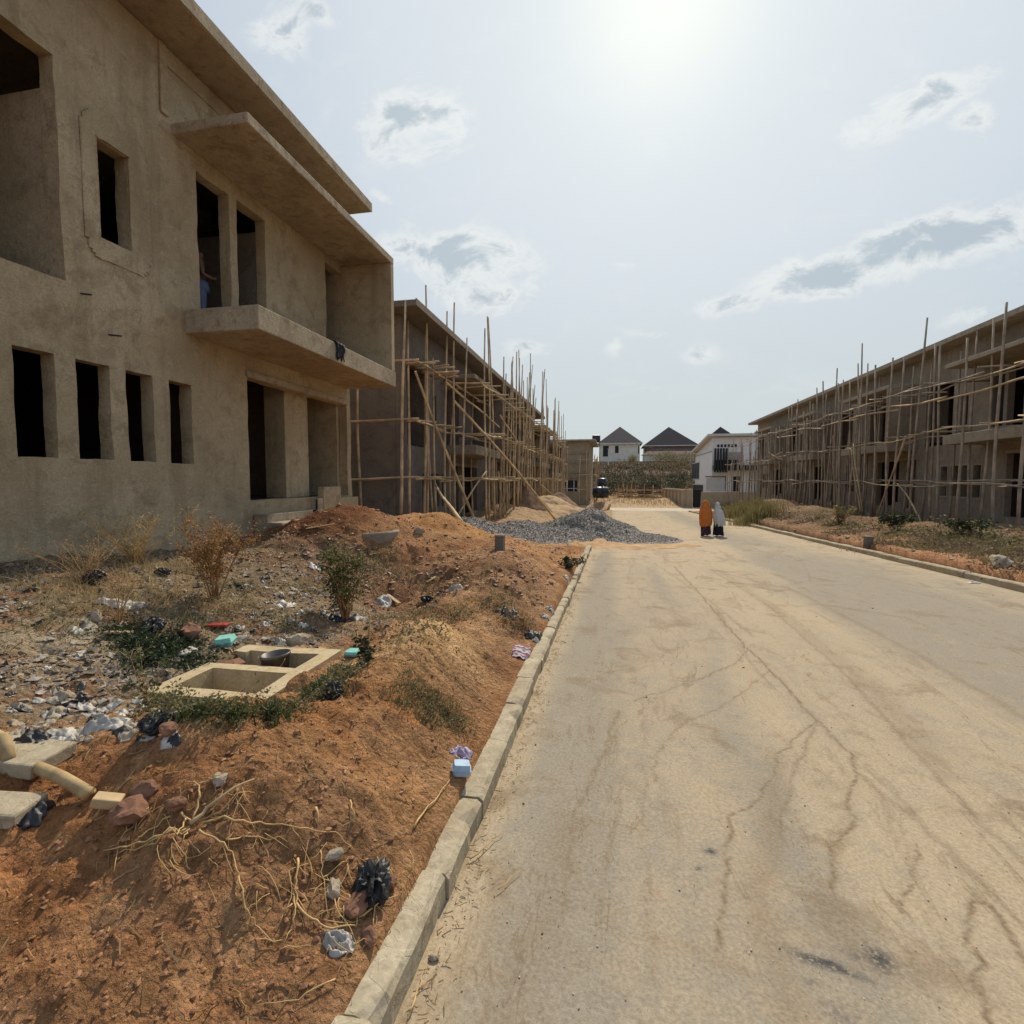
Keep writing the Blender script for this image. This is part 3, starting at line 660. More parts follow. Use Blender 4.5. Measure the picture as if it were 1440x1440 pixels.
for y0_, z0_, y1_, z1_ in ((24.5, .1, 26.6, 1.7), (30, .2, 31.5, 3.6), (26, 3.8, 28.4, .0), (31, 3.8, 29.8, .2), (43, 3.4, 47, 4.2), (43.2, 4.0, 46.8, 3.5)):
    pole(SR, (12.7, y0_, z0_), (12.75, y1_, z1_), .045, .03, .06, M_LEDG, 'brace')
SB = empty('scaffold', (-2.4, 66, -1), 'small pole scaffold at the corner of the bare blockwork house', 'scaffold', 'wooden pole scaffolds')
for j in range(9):
    xx, yy = (-2.9+random.uniform(0, 1.0), 64.6+j*1.2) if j > 1 else (-3.4-j*.9, 64.4); z0 = gz(xx, yy)
    pole(SB, (xx, yy, z0-.1), (xx+random.uniform(-.1, .1), yy, z0+random.uniform(4.5, 7.5)), .06, .045, .05)
for z in (.6, 2.4, 4.3):
    pole(SB, (-2.3, 64.4, z), (-2.2, 72, z-.1), .055, .04, .05, M_LEDG, 'ledger'); pole(SB, (-4.6, 64.4, z+.1), (-2.1, 64.5, z+.15), .055, .04, .03, M_LEDG, 'ledger')

# ------------------------------------------------------------------ gravel and soil heaps
def heap(name, cx, cy, parts, rx, ry, step, m, label, cat, chips=0, chipm=None, seed=0):
    gx = np.arange(cx-rx, cx+rx+step, step); gy = np.arange(cy-ry, cy+ry+step, step); A, B = np.meshgrid(gx, gy)
    hgt = np.zeros_like(A)
    for (px, py, r, h) in parts:
        d = np.hypot(A-px, (B-py)); hgt = np.maximum(hgt, h*np.clip(1.05-d/r, -1, 1)-.02*(d/r)**2)
    hgt = hgt+((fbm(A*1.6, B*1.6, 4, seed)-.5)*.30+(fbm(A*9, B*9, 2, seed+3)-.5)*.06)*np.clip(hgt*3, 0, 1)
    g = ground(A, B); g = np.where((A > -.7), np.maximum(g, zr(B)), g)
    Z = np.where(hgt > 0, g+hgt, g-.15)
    o = mesh_np(name, np.stack([A, B, Z], -1).reshape(-1, 3), grid_faces(len(gx), len(gy)), m)
    keep = (hgt > -.02)
    bm = bmesh.new(); bm.from_mesh(o.data); bm.verts.ensure_lookup_table(); kf = keep.ravel()
    bmesh.ops.delete(bm, geom=[v for v in bm.verts if not kf[v.index]], context='VERTS'); bm.to_mesh(o.data); bm.free()
    return tag(o, label, cat), (A, B, Z, hgt)
def gravel_mat():
    m, t, b = mat('grey_gravel'); co = objco(t); v = t.new('ShaderNodeTexVoronoi'); t.l.new(co, v.inputs['Vector']); v.inputs['Scale'].default_value = 17
    bw = t.new('ShaderNodeRGBToBW'); t.l.new(v.outputs['Color'], bw.inputs[0])
    c = t.ramp(bw.outputs[0], [(.2, (.125, .11, .094)), (.5, (.23, .205, .178)), (.85, (.38, .34, .295))])
    c = t.mix(t.map(t.noise(co, .9, 5, .6), .55, .75, 0, .5), c, (.26, .20, .13)); t.setin(b.inputs['Base Color'], c); b.inputs['Roughness'].default_value = .9
    bump(t, b, t.math('ADD', t.math('MULTIPLY', v.outputs['Distance'], -1.0), t.noise(co, 8, 3)), 1, .06)
    return m
M_GRAV = gravel_mat()
M_SANDH = simple('pale_soil', (.40, .27, .15), 1, .25, 3, .03); M_BRNH = simple('brown_soil', (.19, .115, .065), 1, .3, 3, .03)
HP = []
o, h_ = heap('gravel_pile', -.9, 21.6, [(-.95, 21.6, 2.5, 1.12), (.6, 20.8, 2.1, .35), (-1.5, 22.3, 1.9, .8)], 4.2, 3.2, .06, M_GRAV, 'grey gravel pile spilling onto the road beside the two women', 'gravel pile', seed=5); HP.append(h_)
o, h_ = heap('gravel_pile', -3.7, 18.6, [(-3.3, 18.9, 1.9, .50), (-4.9, 18.2, 1.6, .40), (-1.9, 19.6, 1.6, .42), (-5.6, 19.2, 1.2, .3), (-2.6, 17.6, 1.3, .25)], 3.4, 2.6, .06, M_GRAV, 'low spread grey gravel pile in front of the left scaffold', 'gravel pile', seed=15); HP.append(h_)
heap('soil_heap', -5.2, 31, [(-5.3, 31, 1.6, 1.2)], 2.2, 2.2, .12, M_BRNH, 'dark brown soil cone among the poles of the left scaffold', 'soil heap', seed=25)
heap('soil_heap', -4.6, 43, [(-4.6, 43, 2.0, 1.3)], 2.6, 2.6, .15, M_BRNH, 'brown soil heap at the far end of the left scaffold', 'soil heap', seed=26)
heap('sand_heap', -2.9, 34, [(-2.6, 34, 2.3, .75), (-4.0, 36, 2.0, .7)], 3.6, 3.6, .12, M_SANDH, 'pale sand heap behind the tall gravel pile', 'sand heap', seed=35)

o, _unused = heap('spilled_earth', .55, 17.9, [(-.5, 17.6, .9, .07), (.3, 17.7, 1.1, .05), (1.3, 18.2, 1.2, .05), (2.4, 18.8, .9, .03), (-.3, 18.6, 1.0, .07)], 3.4, 2.4, .05, simple('spilled_soil', (.40, .25, .125), 1, .3, 3, .01), 'orange earth spilled over the road before the gravel', 'earth', seed=55)
o['kind'] = 'stuff'; del o['category']
# ------------------------------------------------------------------ scatter (uncountable)
ICO = None
def ico():
    global ICO
    if ICO is None:
        bm = bmesh.new(); bmesh.ops.create_icosphere(bm, subdivisions=1, radius=1); bm.verts.ensure_lookup_table()
        ICO = (np.array([v.co[:] for v in bm.verts]), np.array([[v.index for v in f.verts] for f in bm.faces])); bm.free()
    return ICO
def scatter(name, P, R, m, label, flat=.6, seed=0):
    r = np.random.default_rng(seed); V, F = ico(); n = len(P)
    rot = r.uniform(0, 2*PI, n); sc_ = r.uniform(.6, 1.35, (n, 3))*R[:, None]; sc_[:, 2] *= flat
    W = V[None]*(1+r.uniform(-.32, .32, (n, len(V), 1)))*sc_[:, None, :]
    c, s = np.cos(rot)[:, None], np.sin(rot)[:, None]
    W = np.stack([W[..., 0]*c-W[..., 1]*s, W[..., 0]*s+W[..., 1]*c, W[..., 2]], -1)+P[:, None, :]
    FF = (F[None]+(np.arange(n)*len(V))[:, None, None]).reshape(-1, 3)
    return tag(mesh_np(name, W.reshape(-1, 3), FF, m, smooth=False), label, kind='stuff')
def flakes(name, P, R, m, label, seed):
    r = np.random.default_rng(seed); n = len(P); g = np.array([(i-1.5, j-1.0) for j in range(3) for i in range(4)])
    q = g[None]*np.array([.7, .8])*R[:, None, None]*r.uniform(.6, 1.3, (n, 1, 2))+r.normal(0, .22, (n, 12, 2))*R[:, None, None]
    z = np.abs(r.normal(0, .45, (n, 12)))*R[:, None]; a = r.uniform(0, 6.28, n)[:, None]
    W = np.stack([q[..., 0]*np.cos(a)-q[..., 1]*np.sin(a), q[..., 0]*np.sin(a)+q[..., 1]*np.cos(a), z], -1)+P[:, None, :]
    F = grid_faces(4, 3); FF = (F[None]+(np.arange(n)*12)[:, None, None]).reshape(-1, 4)
    return tag(mesh_np(name, W.reshape(-1, 3), FF, m, smooth=False), label, kind='stuff')
def pts_in(n, x0, x1, y0, y1, seed, dens=None, sink=.2, rmin=.006, rmax=.03, pw=2.5):
    r = np.random.default_rng(seed); x = r.uniform(x0, x1, n); t = r.uniform(0, 1, n); y = y0+(y1-y0)*t**1.7
    if dens is not None: k = r.uniform(0, 1, n) < dens(x, y); x, y = x[k], y[k]
    inside = (x > TX0-.02) & (x < TX1+.02) & (y > TY0-.02) & (y < TY1+.02); x, y = x[~inside], y[~inside]
    R = rmin+(rmax-rmin)*r.uniform(0, 1, len(x))**pw
    return np.stack([x, y, ground(x, y)-R*.15], -1), R
P, R = pts_in(42000, -4.6, -.92, .9, 9, 1, lambda x, y: .25+.75*ss(.42, .62, fbm(x*2, y*2, 3, 5)), rmin=.0025, rmax=.0145, pw=4.5)
scatter('soil_clods', P, R, M_CLOD, 'orange soil clods and crumbs over the roadside bank', seed=2)
P, R = pts_in(9000, -6.9, -.95, 7, 17, 3, lambda x, y: .3+.7*ss(.45, .6, fbm(x*1.5, y*1.5, 3, 6)), rmin=.01, rmax=.05, pw=3)
scatter('soil_clods', P, R, M_CLOD, 'soil clods over the far part of the left bank', seed=3)
trash = lambda x, y: ss(-2.0, -3.2, x)*ss(9, 7.5, y)*ss(2.0, 2.6, y-.2*(x+3))*(.15+.85*ss(.45, .62, fbm(x*1.7, y*1.7, 3, 8)))
P, R = pts_in(16000, -7.1, -2.2, 1.9, 9, 4, trash, rmin=.004, rmax=.032, pw=3.5)
scatter('rubble', P, R, M_GRIT, 'grey brown rubble crumbs in the rubbish hollow', seed=4)
P, R = pts_in(6500, -7.0, -2.2, 2.0, 9, 5, lambda x, y: trash(x, y)*ss(.42, .7, fbm(x*2.6, y*2.6, 2, 12)), rmin=.008, rmax=.035, pw=2.2)
flakes('litter', P, R*1.3, M_LITTER, 'pale scraps of paper and plastic strewn over the hollow', 5)
P, R = pts_in(5000, 7.9, 14.6, 8, 40, 6, lambda x, y: .4+.6*ss(.45, .6, fbm(x, y, 3, 6)), rmin=.015, rmax=.08, pw=4)
scatter('soil_clods', P, R, M_CLOD, 'soil clods over the right verge', seed=6)
r_ = np.random.default_rng(8); x = r_.uniform(-.68, 7.2, 1500); y = 1.1+r_.uniform(0, 1, 1500)**1.6*16
kp = r_.uniform(0, 1, 1500) < (.10+.9*np.exp(-((x+.68)/.18)**2)+.12*ss(6.4, 7.2, x)); x, y = x[kp], y[kp]; R = .003+.012*r_.uniform(0, 1, len(x))**4
scatter('road_grit', np.stack([x, y, zr(y)+.004], -1), R, M_CLOD, 'dark crumbs of grit lying on the road', seed=8)
for i, (A, B, Z, hg) in enumerate(HP):
    r_ = np.random.default_rng(20+i); k = np.where((hg > .04).ravel())[0]; k = r_.choice(k, min(14000, len(k)*3))
    P = np.stack([A.ravel()[k], B.ravel()[k], Z.ravel()[k]], -1)+r_.uniform(-.03, .03, (len(k), 3))*np.array([1, 1, .4])
    scatter('gravel_chips', P, .010+.022*r_.uniform(0, 1, len(k))**3, M_CHIP, 'loose grey stone chips on the %s gravel pile' % ('tall' if i == 0 else 'low'), .8, 30+i)
P, R = pts_in(9000, -7.0, -2.3, 2.0, 9, 15, lambda x, y: trash(x, y), rmin=.006, rmax=.04, pw=2.6)
flakes('litter', P, R, M_DLIT, 'dark scraps strewn over the hollow, toned for the shadows between rubbish', 15)
r_ = np.random.default_rng(18); x = r_.uniform(-.69, 6.0, 7000); y = 1.1+r_.uniform(0, 1, 7000)**2.2*9; R = .001+.0035*r_.uniform(0, 1, len(x))**5
scatter('road_grit', np.stack([x, y, zr(y)+.003], -1), R, M_GRITL, 'fine stones loose on the near road surface', seed=18)
# straw bits: thin bent slivers
def straw(name, n, fx, fy, fz, m, label, l0=.03, l1=.13, w=.0025, seed=0):
    r = np.random.default_rng(seed); V = []; F = []
    for i in range(n):
        x, y = fx(r), fy(r); a = r.uniform(0, 2*PI); L = r.uniform(l0, l1); k = len(V)
        for t in (-.5, 0, .5):
            px, py = x+math.cos(a)*L*t, y+math.sin(a)*L*t+(.15*L*(t*t) if i % 2 else 0); pz = fz(px, py)+.004+.004*abs(t)*(i % 3)
            for s in (-1, 1): V.append((px-math.sin(a)*w*s, py+math.cos(a)*w*s, pz+(.004 if s > 0 else 0)))
        F += [(k, k+2, k+3, k+1), (k+2, k+4, k+5, k+3)]
    return tag(mesh_np(name, np.array(V), np.array(F), m, smooth=False), label, kind='stuff')
straw('straw', 650, lambda r: -.69+abs(r.normal(0, .07)), lambda r: 1.2+r.uniform()**1.6*8, lambda x, y: float(zr(y)), M_DRYGR, 'dry straw bits along the foot of the kerb', .006, .045, .0009, seed=3)
straw('straw', 700, lambda r: r.uniform(-2.6, -.95), lambda r: r.uniform(1.2, 4.2), gz, M_DRYGR, 'dry straw bits on the orange bank', .015, .08, .0016, seed=4)
straw('straw', 500, lambda r: r.uniform(-7, -2.4), lambda r: r.uniform(2.2, 8.5), gz, M_DRYGR, 'dry stalks lying over the rubbish hollow', .05, .28, .004, seed=5)

# ------------------------------------------------------------------ plants
def grass_patch(name, spots, n, h, m, label, seed, w=.004, spread=.35):
    r = np.random.default_rng(seed); V = []; F = []; SP = np.array(spots)[r.integers(len(spots), size=n)]
    PB = SP[:, :2]+r.normal(0, .5, (n, 2))*SP[:, 2:3]; ZB = ground(PB[:, 0], PB[:, 1]); AB = r.uniform(0, 2*PI, n)
    for i in range(n):
        x, y = PB[i]
        z = ZB[i]; a = AB[i]; hh = h*r.uniform(.4, 1.15); dx, dy = math.cos(a)*hh*spread*r.uniform(.3, 1.6), math.sin(a)*hh*spread*r.uniform(.3, 1.6); k = len(V); b2 = r.uniform(0, PI)
        wx_, wy_ = math.cos(b2)*w, math.sin(b2)*w
        for t, ww in ((0, 1), (.5, .8), (1, .15)):
            q = t*t
            for s in (-1, 1): V.append((x+dx*q+wx_*ww*s, y+dy*q+wy_*ww*s, z-.01+hh*t*(1-.15*t)))
        F += [(k, k+1, k+3, k+2), (k+2, k+3, k+5, k+4)]
    return tag(mesh_np(name, np.array(V), np.array(F), m, smooth=False), label, kind='stuff')
def leaf_patch(name, spots, n, h, leaf, m, label, seed):
    r = np.random.default_rng(seed); SP = np.array(spots)[r.integers(len(spots), size=n)]; P = SP[:, :2]+r.normal(0, .45, (n, 2))*SP[:, 2:3]
    loc = fbm(P[:, 0]*9, P[:, 1]*9, 2, seed); z = ground(P[:, 0], P[:, 1])+h*r.uniform(0, 1, n)**1.3*np.clip(loc*2.4-.5, .1, 1.4)
    p = np.stack([P[:, 0], P[:, 1], z], -1); d = r.normal(0, 1, (n, 3)); d[:, 2] = np.abs(d[:, 2])*.6; d /= np.linalg.norm(d, axis=1)[:, None]
    e = np.cross(d, r.normal(0, 1, (n, 3))); e /= np.linalg.norm(e, axis=1)[:, None]; L = leaf*r.uniform(.5, 1.4, (n, 1))
    V = np.stack([p, p+d*L*.5+e*L*.25, p+d*L, p+d*L*.5-e*L*.25], 1).reshape(-1, 3)
    return tag(mesh_np(name, V, np.arange(4*n).reshape(-1, 4), m, smooth=False), label, kind='stuff')
def shrub(name, loc, h, spread, nst, leaves, leaf, lm, sm, label, cat, seed, group=None, bare=.25, r0=.012, sub=3, up=.75, zs=1.0):
    """stems that fork, leaf-sized faces along the outer twigs"""
    r = random.Random(seed); root = empty(name, loc, label, cat, group); st = MB(); LV = []; LF = []
    tips = []
    base = Vector(loc)
    for i in range(nst):
        a = r.uniform(0, 2*PI); out = spread*r.uniform(.15, 1); p = base+Vector((r.uniform(-.04, .04), r.uniform(-.04, .04), -.05))
        q = base+Vector((math.cos(a)*out, math.sin(a)*out, h*r.uniform(.55, 1.0)*up/.75))
        m_ = p.lerp(q, .5)+Vector((r.uniform(-.1, .1)*spread, r.uniform(-.1, .1)*spread, h*.08))
        pts = [p, p.lerp(m_, .6), m_, q]; rr = r0*r.uniform(.6, 1.1); st.tube(pts, [rr, rr*.8, rr*.6, rr*.3], 5); tips.append((m_, q))
        for j in range(sub):
            t = r.uniform(.3, .95); s0 = m_.lerp(q, t) if r.random() < .7 else p.lerp(m_, r.uniform(.5, 1))
            a2 = r.uniform(0, 2*PI); L = h*r.uniform(.14, .34)
            s1 = s0+Vector((math.cos(a2)*L*.8, math.sin(a2)*L*.8, L*r.uniform(.1, .9)))
            st.tube([s0, s0.lerp(s1, .5)+Vector((0, 0, L*.08)), s1], [rr*.45, rr*.3, rr*.15], 4); tips.append((s0, s1))
    for i in range(leaves):
        a, c = r.choice(tips); t = r.uniform(bare, 1.05); p = a.lerp(c, t)+Vector((r.gauss(0, .03), r.gauss(0, .03), r.gauss(0, .03)))*(h/.8)
        s = leaf*r.uniform(.5, 1.3); d = Vector((r.gauss(0, 1), r.gauss(0, 1), r.gauss(0, .6))).normalized(); e = d.orthogonal().normalized(); e.rotate(Matrix.Rotation(r.uniform(0, 6), 3, d)); k = len(LV)
        LV += [p, p+d*s*.5+e*s*.28, p+d*s, p+d*s*.5-e*s*.28]; LF.append((k, k+1, k+2, k+3))
    st.build('stem', sm, root, smooth=True)
    if LV: mesh_np('foliage', np.array([v[:] for v in LV]), np.array(LF), lm, root, smooth=False)
    return root
def H(px, py): return tuple(float(v) for v in hit(px, py))
shrub('dry_shrub', H(302, 845), .95, .42, 12, 4200, .030, M_DRYLEAF, M_TWIG, 'tall rusty brown dead shrub standing before the porch steps', 'shrub', 1, bare=.1, r0=.011, sub=8)
shrub('dry_shrub', H(190, 792), .66, .62, 48, 1500, .018, M_DRYGR, M_STRAW, 'pale straw-coloured dry shrub against the foot of the beige wall', 'shrub', 2, r0=.006, sub=6)
shrub('dry_shrub', H(120, 815), .46, .6, 30, 700, .018, M_DRYGR, M_TWIG, 'low thin dry shrub left of the straw-coloured shrub by the wall', 'shrub', 3, r0=.005, sub=5)
shrub('dry_shrub', H(165, 880), .50, .32, 7, 60, .02, M_DRYGR, M_TWIG, 'bare forked twigs beside the black bag in the hollow', 'shrub', 4, r0=.008, sub=4)
shrub('green_shrub', H(488, 872), .92, .36, 14, 2400, .040, M_LEAF, M_TWIG, 'green leafy shrub growing over the dark hollow in mid bank', 'shrub', 5, bare=.05, sub=7)
shrub('weed', H(514, 938), .34, .07, 4, 190, .045, M_LEAFD, M_TWIG, 'small upright dark green weed beside the turquoise box', 'plant', 6, bare=-.4, sub=3)
shrub('green_shrub', H(800, 800), .32, .42, 18, 1100, .05, M_LEAFD, M_TWIG, 'low dark green shrub at the far end of the left kerb', 'shrub', 7, bare=0, sub=4, up=.5)
shrub('weed', H(206, 1000), .42, .12, 5, 110, .03, M_LEAF, M_TWIG, 'spindly weed at the left corner of the concrete chamber', 'plant', 8, bare=.0, sub=4, r0=.004)
shrub('thorn_scrub', H(735, 885), .30, .34, 16, 90, .02, M_DRYLEAF, M_TWIG, 'dark dry scrub on the bank face near the kerb', 'shrub', 9, r0=.004, sub=5)
shrub('thorn_scrub', H(610, 835), .28, .34, 14, 130, .022, M_OLIVE, M_TWIG, 'dry scrub tangled with white rubbish on the mid bank', 'shrub', 10, r0=.004, sub=5)
shrub('green_shrub', H(1262, 745), .75, .8, 18, 1300, .09, M_LEAFD, M_TWIG, 'dark green shrub under the scaffold of the right terrace', 'shrub', 12, bare=0, sub=5, up=.6)
shrub('green_shrub', H(1352, 748), .55, .9, 18, 1100, .09, M_LEAFD, M_TWIG, 'low leafy shrub below the four slit windows on the right', 'shrub', 13, bare=0, sub=5, up=.5)
shrub('dry_shrub', H(1180, 735), .9, 1.0, 22, 1000, .08, M_OLIVE, M_TWIG, 'brown scrubby shrub amid the right scaffold poles', 'shrub', 14, bare=0, sub=6, up=.6)
def sp(l, r): return [(*H(x, y)[:2], r) for x, y in l]
grass_patch('weeds', sp([(600, 985), (620, 1000), (585, 975), (640, 1010), (570, 990)], .16), 500, .085, M_OLIVE, 'olive weeds on the side of the near orange mound', 1, .003, .8)
grass_patch('weeds', sp([(440, 975), (460, 960), (390, 1000), (480, 945), (330, 1005), (280, 1000), (230, 990)], .09), 1200, .085, M_LEAF, 'green weeds along the front of the concrete chamber', 2, .004, .7)
leaf_patch('weeds', sp([(250, 1000), (290, 1003), (330, 1003), (370, 1003), (410, 998), (450, 985), (475, 965), (215, 1000), (490, 950), (230, 1015)], .12), 4200, .11, .022, M_LEAFO, 'low leafy olive weeds hiding the near edge of the chamber', 31)
leaf_patch('weeds', sp([(195, 905), (225, 915), (250, 905), (180, 890), (270, 925), (215, 930)], .22), 3800, .12, .03, M_LEAFD, 'dark leafy creepers behind the concrete chamber', 32)
leaf_patch('weeds', sp([(600, 985), (620, 1000), (580, 960), (640, 1015), (570, 990), (600, 1010), (650, 1030)], .13), 1500, .09, .018, M_LEAFO, 'fine leafed weeds on the flank of the near mound', 33)
leaf_patch('weeds', sp([(430, 830), (520, 800), (560, 810), (540, 780), (340, 830), (400, 880), (300, 870), (640, 870), (700, 850), (730, 880), (590, 880)], .35), 4200, .10, .03, M_LEAFO, 'scattered olive weeds between bank and rubbish', 34)
leaf_patch('weeds', sp([(1170, 738), (1200, 742), (1230, 745), (1260, 750), (1290, 752), (1330, 752), (1360, 755), (1390, 757), (1150, 730), (1420, 765)], .6), 2600, .42, .09, M_LEAFO, 'dark undergrowth at the foot of the right terrace', 35)
leaf_patch('dry_weeds', sp([(1180, 750), (1240, 765), (1300, 770), (1350, 772), (1400, 780), (1130, 735), (1100, 728), (1430, 800)], .9), 7000, .16, .06, M_SCRUB, 'brown withered growth on the right verge', 36)
grass_patch('weeds', sp([(190, 900), (230, 915), (210, 930), (255, 905)], .18), 900, .09, M_LEAFD, 'dark green creeping weeds behind the chamber', 3, .006, .9)
grass_patch('weeds', sp([(560, 868), (600, 862), (530, 870), (640, 860)], .25), 700, .07, M_OLIVE, 'short olive weeds on the middle of the bank', 4, .004, .8)
grass_patch('dry_grass', sp([(100, 800), (200, 800), (260, 800), (150, 830), (60, 820), (230, 840), (290, 860), (110, 850)], .45), 1700, .20, M_DRYGR, 'dry straw grass along the beige wall', 5, .003, .8)
grass_patch('dry_grass', sp([(330, 800), (380, 830), (430, 860), (350, 870), (520, 830)], .35), 450, .12, M_DRYGR, 'dry grass between the rubbish and the red heap', 6, .003, .8)
grass_patch('dry_grass', sp([(200, 850), (120, 880), (250, 880), (320, 850), (60, 870)], .45), 1400, .06, M_OLIVE, 'low olive ground cover in the rubbish hollow', 16, .006, 1.2)
grass_patch('grass', sp([(1040, 725), (1055, 718), (1030, 715), (1070, 725), (1060, 735), (1025, 722)], 1.1), 5000, .85, M_OLIVE, 'tall olive grass beside the road behind the two women', 7, .014, .35)
grass_patch('dry_grass', sp([(1380, 765), (1330, 760), (1420, 775), (1350, 775), (1290, 770), (1240, 758), (1400, 790)], .7), 2200, .18, M_OLIVE, 'dry grass tufts on the right verge', 8, .008, .8)
grass_patch('weeds', sp([(700, 840), (680, 860), (730, 870), (760, 880), (650, 820), (690, 800)], .3), 900, .07, M_DRYGR, 'withered weeds on the bank face', 9, .003, .9)

# ------------------------------------------------------------------ loose things
def sheet(name, loc, size, m, label, cat, seed, group=None, n=18, hgt=.5):
    r = np.random.default_rng(seed); A, B = np.meshgrid(np.linspace(-1, 1, n), np.linspace(-1, 1, n)); o = r.uniform(0, 90)
    f = np.maximum(np.abs(A), np.abs(B))/np.maximum(np.hypot(A, B), 1e-6); A = A*f; B = B*f; ang = np.arctan2(B, A); k = np.hypot(A, B)
    rad = .55+.9*fbm(np.cos(ang)*1.5+o, np.sin(ang)*1.5, 3, seed); A = A*rad; B = B*rad*r.uniform(.5, .85)
    t1, t2 = r.uniform(0, 3.14, 2)
    def rid(s_, q, th): u_ = A*np.cos(th)+B*np.sin(th); v_ = -A*np.sin(th)+B*np.cos(th); return 1-np.abs(fbm(u_*s_+o+q, v_*s_*.45-q, 2, seed+q)-.5)*4.5
    Z = hgt*(.55*fbm(A*1.5+o, B*1.5, 2, seed+4)+.50*rid(2.2, 1, t1)+.30*rid(3.7, 2, t2))*(1-.75*k**2.5); A = A+.2*(fbm(A*3+7, B*3, 2, seed+9)-.5); B = B+.2*(fbm(A*3, B*3+5, 2, seed+8)-.5)
    a = r.uniform(0, 6.28); X = (A*np.cos(a)-B*np.sin(a))*size; Y = (A*np.sin(a)+B*np.cos(a))*size; base = ground(X+loc[0], Y+loc[1])
    if loc[0] > -.7 and loc[0] < 7.5: base = np.maximum(base, zr(Y+loc[1]))
    Z = base-loc[2]+Z*size-.15*size*hgt+.004
    ob = mesh_np(name, np.stack([X, Y, Z], -1).reshape(-1, 3), grid_faces(n, n), m); ob.location = loc; ob.modifiers.new('thick', 'SOLIDIFY').thickness = .002
    return tag(ob, label, cat, group)
def lump(name, loc, size, m, label, cat, seed, group=None, flat=.7, crumple=0, sub=3, rot=None, smooth=False, sink=.3):
    r = random.Random(seed); bm = bmesh.new(); bmesh.ops.create_icosphere(bm, subdivisions=sub, radius=1)
    ox, oy = r.uniform(0, 50), r.uniform(0, 50); R_ = Matrix.Rotation(r.uniform(0, 6.28) if rot is None else rot, 3, 'Z')
    sx, sy = r.uniform(.8, 1.3), r.uniform(.65, .95)
    planes = [(Vector((r.gauss(0, 1), r.gauss(0, 1), r.gauss(0, 1))).normalized(), r.uniform(.62, .9)) for _ in range(9)] if not crumple else []
    for v in bm.verts:
        p = v.co.copy()
        for n, d in planes:
            k = p.dot(n)
            if k > d: p -= n*(k-d)
        f = 1+.34*(float(fbm(p.x*2+ox, p.y*2+p.z*1.7+oy, 3, seed))-.5)*2
        if crumple: f += crumple*(abs(float(fbm(p.x*2.6+ox+p.z*2, p.y*2.6+oy-p.z, 3, seed+3))-.5)*-3.2+.35)
        p = R_ @ Vector((p.x*sx*f, p.y*sy*f, p.z*flat*f)); v.co = p*size
    me = bpy.data.meshes.new(name); bm.to_mesh(me); bm.free()
    if smooth: me.polygons.foreach_set('use_smooth', [True]*len(me.polygons))
    o = link(name, me, m); o.location = (loc[0], loc[1], loc[2]+size*flat*(1-sink)*.8)
    return tag(o, label, cat, group)
ROCKS = [(185, 1152, .085, M_STONE, 'large flat-topped brown rock beside the dry root, nearest of the pair'), (205, 1118, .06, M_STONE, 'squarer brown rock just behind the large flat-topped one'), (245, 1135, .042, M_STONE, 'small brown rock right of the two brown rocks by the root'),
 (505, 1275, .05, M_STONE, 'dark brown rock below the black bag next to the kerb'), (470, 1255, .045, M_GREYST, 'rounded tan rock left of the black bag near the kerb'), (470, 1205, .04, M_GREYST, 'tan rock buried above the twig tangle'),
 (548, 1183, .02, M_STONE, 'small brown stone lying on open soil between box and black bag'), (238, 1030, .05, M_STONE, 'reddish rock beside the black bag at the edge of the rubbish'), (520, 1320, .035, M_STONE, 'brown stone against the foot of the kerb beside the clear bag'),
 (1405, 797, .28, M_GREYST, 'large grey boulder behind the right kerb'), (1283, 776, .09, M_GREYST, 'pale stone on the orange verge behind the right kerb'), (1192, 757, .1, M_GREYST, 'small pale stone on the right verge beside the short post'),
 (420, 905, .12, M_GREYST, 'grey boulder behind the concrete chamber'), (265, 895, .13, M_STONE, 'brown earth boulder left of the turquoise box behind the chamber'), (590, 750, .12, M_GREYST, 'orange stained slab of rock below the manhole ring'),
 (610, 1348, .022, M_GREYST, 'grey stone on the road at the foot of the near kerb'), (545, 1245, .04, M_STONE, 'brown stone right of the black bag by the kerb'), (310, 1100, .04, M_GREYST, 'grey stone on the orange slope above the root')]
for i, (px, py, s, m, lb) in enumerate(ROCKS): lump('rock', H(px, py), s, m, lb, 'rock', 300+i, 'loose rocks', .62)
BAGS = [(524, 1258, .075, M_BLKBAG, 'crumpled black plastic bag among the twigs next to the near kerb', .9, .9), (216, 888, .10, M_BLKBAG, 'round black bag on the rubbish flat beside bare twigs', .8, .6), (133, 820, .10, M_BLKBAG, 'black bag near the dry grass at the foot of the beige wall', .9, .6),
 (222, 1022, .06, M_BLKBAG, 'black bag touching the weeds at the near edge of the rubbish', .7, .7), (470, 977, .06, M_BLKBAG, 'black bag wedged behind the orange mound crest', .8, .7), (360, 868, .10, M_BLKBAG, 'flat black plastic sheet in the middle of the rubbish', .35, .8), (345, 825, .13, M_BLKBAG, 'black and grey plastic heap before the red earth heap', .4, .8),
 (488, 868, .22, M_BLKBAG, 'black sheeting spread under the green shrub', .22, .8), (718, 862, .16, M_BLKBAG, 'torn black plastic caught in the scrub on the bank face', .5, .9), (752, 895, .13, M_BLKBAG, 'dark plastic bundle against the kerb', .5, .9), (50, 1040, .085, M_BLKBAG, 'dark grey plastic sheet at the near end of the rubbish', .5, .8),
 (45, 1150, .07, M_BLKBAG, 'black plastic strip under the broken concrete slab', .5, .9), (228, 808, .07, M_BLKBAG, 'small black bag right of the straw-coloured shrub', .7, .7), (30, 1000, .055, M_BLKBAG, 'grey black plastic beside the white sheet', .5, .8), (600, 845, .09, M_BLKBAG, 'black scrap in the scrub on the mid bank', .6, .9)]
